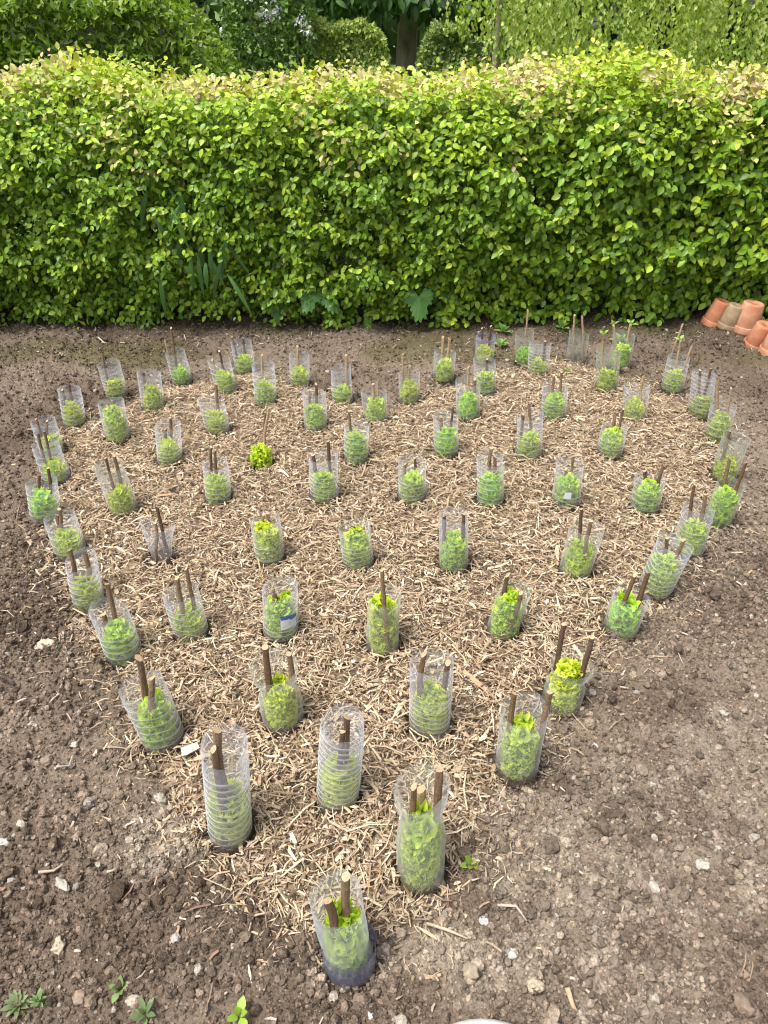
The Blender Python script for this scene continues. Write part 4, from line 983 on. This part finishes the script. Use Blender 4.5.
def tree(label, x, y, r, h, crown, trunk_bend=0.0):
    o = thing('tree', label, 'tree', (x, y, 0))
    P = [(0, 0, -0.15), (0.02, 0, 0.3), (trunk_bend * 0.3, 0, 0.9), (trunk_bend * 0.7, 0, 1.7), (trunk_bend, 0, h)]
    parts = [tube(P, [r * 1.35, r * 1.08, r, r * 0.92, r * 0.5], 14, False)]
    for k in range(7):
        a = k * 2.4; z = 1.5 + 0.25 * k; L = 1.3
        parts.append(tube([(trunk_bend * 0.7, 0, z), (0.5 * L * math.cos(a), 0.5 * L * math.sin(a), z + 0.3), (L * math.cos(a), L * math.sin(a), z + 0.35)], [r * 0.45, r * 0.3, r * 0.15], 7, False))
    V, F = join(parts); link('trunk', make_mesh('trunk', V, F, [M_TRUNK], shade=True), o)
    V, F, c = crown(); link('crown', make_mesh('crown', V, F, [M_DARKLEAF], c, shade=True), o)
    return o

def chestnut_crown():
    def samp(n):
        a = rng.uniform(0, 2 * PI, n); rr = 2.0 * np.sqrt(rng.random(n)); low = 1.46 + 0.12 * vnoise(rr * np.cos(a) * 2.5, rr * np.sin(a) * 2.5, 61)
        z = low + 2.4 * rng.random(n) ** 2.2 * np.sqrt(np.clip(1 - (rr / 2.2) ** 2, 0, 1))
        hang = (rng.random(n) < 0.10); z = np.where(hang, z - 0.22 * rng.random(n), z)
        return np.stack([rr * np.cos(a) * 0.8 - 0.1, rr * np.sin(a), z], -1)
    return cloud(9000, samp, 0.17, [(0.045, 0.11, 0.02), (0.07, 0.16, 0.025), (0.035, 0.085, 0.02)], SLIM, 0.6, 0.4)
tree('broad dark chestnut tree with thick brown trunk behind the hedge', 0.28, 12.0, 0.14, 3.6, chestnut_crown, 0.1)
def slim_crown():
    def samp(n):
        p = rng.normal(0, 1, (n, 3)) * [0.55, 0.5, 0.6]; return p + [0, 0, 2.1]
    return cloud(2500, samp, 0.12, [(0.06, 0.13, 0.03), (0.09, 0.17, 0.03)], SLIM, 0.4, 0.5)
tree('slim dark tree trunk behind the white flowered shrub', -1.18, 12.6, 0.05, 3.2, slim_crown, 0.05)

# weeping birch: strings of small leaves hanging nearly to the hedge top
o = thing('weeping_birch', 'weeping birch hanging its pale green leaf strings behind the hedge', 'tree', (2.6, 7.6, 0))
parts = [tube([(-1.52, 0.75, -0.1), (-1.5, 0.75, 1.5), (-0.9, 0.4, 2.4), (0, 0, 3.0)], [0.06, 0.05, 0.045, 0.03], 10, False)]
for k in range(9):
    a = k * 0.7; parts.append(tube([(0, 0, 2.9), (0.8 * math.cos(a), 0.6 * math.sin(a), 3.1), (1.9 * math.cos(a), 1.1 * math.sin(a), 2.6)], [0.03, 0.02, 0.01], 6, False))
V, F = join(parts); link('trunk', make_mesh('trunk', V, F, [M_TRUNK], shade=True), o)
P, D, Cc = [], [], []
bunch = rng.uniform(-1, 1, 34); blen = rng.uniform(-0.12, 0.3, 34)
for k in range(820):
    b = rng.integers(0, 34); u = bunch[b] + rng.normal(0, 0.035) if k % 2 else rng.uniform(-1, 1); x = u * 2.3 + 0.35; y = -1.2 + 1.9 * ((b * 0.37) % 1.0) + rng.normal(0, 0.07)
    ins = smooth(-1.95, -1.2, x)
    bot = (0.62 + 0.25 * rng.random()) * ins + 1.15 * (1 - ins) + 0.12 * rng.random() + blen[b]
    top = 2.9 - 0.5 * abs(u); m = int((top - bot) / 0.032)
    z = np.linspace(top, bot, m) + rng.normal(0, 0.012, m); s = rng.normal(0, 0.05)
    P.append(np.stack([x + s * (top - z) + rng.normal(0, 0.016, m), y + rng.normal(0, 0.016, m), z], -1))
    D.append(np.stack([rng.normal(0, 0.6, m), rng.normal(-0.1, 0.5, m), np.full(m, -0.9)], -1))
    base = np.array(random.choice([(0.30, 0.40, 0.05), (0.38, 0.47, 0.08), (0.2, 0.3, 0.04), (0.45, 0.52, 0.13)]))
    Cc.append(base * rng.uniform(0.75, 1.2, (m, 1)))
P, D, Cc = map(np.concatenate, (P, D, Cc))
V, F, c = leaves(KITE, P, D, np.array([0, -0.8, 0.45]) + 0.4 * rng.normal(size=P.shape), 0.044 * rng.uniform(0.65, 1.2, len(P)), Cc)
link('crown', make_mesh('crown', V, F, [M_LEAF], c), o)

# low shed far behind the shrub
o = thing('shed', 'low dark shed with a red tiled roof glimpsed over the shrub', 'shed', (-5.6, 17.0, 0))
def box(x0, x1, y0, y1, z0, z1):
    V = np.array([(x, y, z) for z in (z0, z1) for y in (y0, y1) for x in (x0, x1)], float)
    return V, np.array([(0, 2, 3, 1), (4, 5, 7, 6), (0, 1, 5, 4), (2, 6, 7, 3), (0, 4, 6, 2), (1, 3, 7, 5)])
V, F = box(-1.6, 1.7, 0, 2.4, -0.1, 1.24); link('wall', make_mesh('wall', V, F, [M_SHED]), o)
parts = []
for k in range(8):
    a, b = k / 8, (k + 1) / 8
    V = np.array([(-0.75, -0.3 + 1.5 * a, 1.34 + 1.1 * a), (1.3, -0.3 + 1.5 * a, 1.34 + 1.1 * a), (1.3, -0.3 + 1.5 * b, 1.34 + 1.1 * b), (-0.75, -0.3 + 1.5 * b, 1.34 + 1.1 * b)])
    V = np.concatenate([V - [0, 0, 0.0], V + [0, -0.02, 0.05]]); parts.append((V, np.array([(0, 3, 2, 1), (4, 5, 6, 7), (0, 1, 5, 4), (1, 2, 6, 5), (2, 3, 7, 6), (3, 0, 4, 7)])))
V, F = join(parts); link('roof', make_mesh('roof', V, F, [M_ROOF]), o)
V, F = box(-0.95, -0.05, -0.4, 2.6, 1.3, 2.2); link('dark_gable', make_mesh('dark_gable', V, F, [M_SHED]), o)

# far wood closing the view
def far(n):
    x = rng.uniform(-26, 26, n); y = 24 + 4 * rng.random(n) + 0.02 * x * x * 0; z = 7.5 * rng.random(n) ** 0.8 * (1 + 0.25 * vnoise(x * 0.25, x * 0, 71))
    return np.stack([x, y, z], -1)
V, F, c = cloud(16000, far, 0.75, [(0.05, 0.1, 0.025), (0.075, 0.14, 0.03), (0.04, 0.075, 0.02)], KITE, 0.2, 0.5)
tag(link('far_wood', make_mesh('far_wood', V, F, [M_DARKLEAF], c)), 'dark green wood closing the view far behind the garden', kind='stuff')

# ------------------------------------------------------------------ light, sky, camera
SUN_EL, SUN_AZ = math.radians(66), math.radians(-122)          # azimuth from +Y, clockwise: behind and to the side of the camera
w = bpy.data.worlds.new('World'); SC.world = w; w.use_nodes = True
nt = w.node_tree; nt.nodes.clear()
sky = nt.nodes.new('ShaderNodeTexSky'); sky.sky_type = 'NISHITA'; sky.sun_disc = False
sky.sun_elevation = SUN_EL; sky.sun_rotation = SUN_AZ; sky.dust_density = 4.0; sky.air_density = 1.0; sky.ozone_density = 1.0
hs = nt.nodes.new('ShaderNodeHueSaturation'); hs.inputs['Saturation'].default_value = 0.35
bg = nt.nodes.new('ShaderNodeBackground'); bg.inputs[1].default_value = 0.1
ow = nt.nodes.new('ShaderNodeOutputWorld')
nt.links.new(sky.outputs[0], hs.inputs['Color']); nt.links.new(hs.outputs[0], bg.inputs[0]); nt.links.new(bg.outputs[0], ow.inputs[0])
sd = bpy.data.lights.new('sun', 'SUN'); sd.energy = 1.5; sd.angle = math.radians(10); sd.color = (1, 0.96, 0.9)
so = bpy.data.objects.new('sun', sd); COL.objects.link(so)
from mathutils import Vector
dirv = Vector((math.sin(SUN_AZ) * math.cos(SUN_EL), math.cos(SUN_AZ) * math.cos(SUN_EL), math.sin(SUN_EL)))
so.rotation_euler = dirv.to_track_quat('Z', 'Y').to_euler(); so.location = (-4, -4, 8)
cd = bpy.data.cameras.new('camera'); cd.sensor_width = 36; cd.sensor_fit = 'AUTO'; cd.lens = 740 * 36 / 1024; cd.clip_start = 0.05; cd.clip_end = 1000
co = bpy.data.objects.new('camera', cd); COL.objects.link(co)
co.location = (0, 0, 1.45); co.rotation_euler = (math.radians(90 - 34.7), 0, 0)
SC.camera = co
SC.view_settings.view_transform = 'Standard'; SC.view_settings.look = 'None'; SC.view_settings.gamma = 1.0
SC.view_settings.use_curve_mapping = False; SC.view_settings.exposure = 1.45
SC.cycles.max_bounces = 8; SC.cycles.transparent_max_bounces = 24; SC.cycles.diffuse_bounces = 3; SC.cycles.glossy_bounces = 3
SC.cycles.caustics_reflective = False; SC.cycles.caustics_refractive = False
SC.cycles.filter_width = 1.15
SC.cycles.use_denoising = True
SC.cycles.denoiser = 'OPENIMAGEDENOISE'
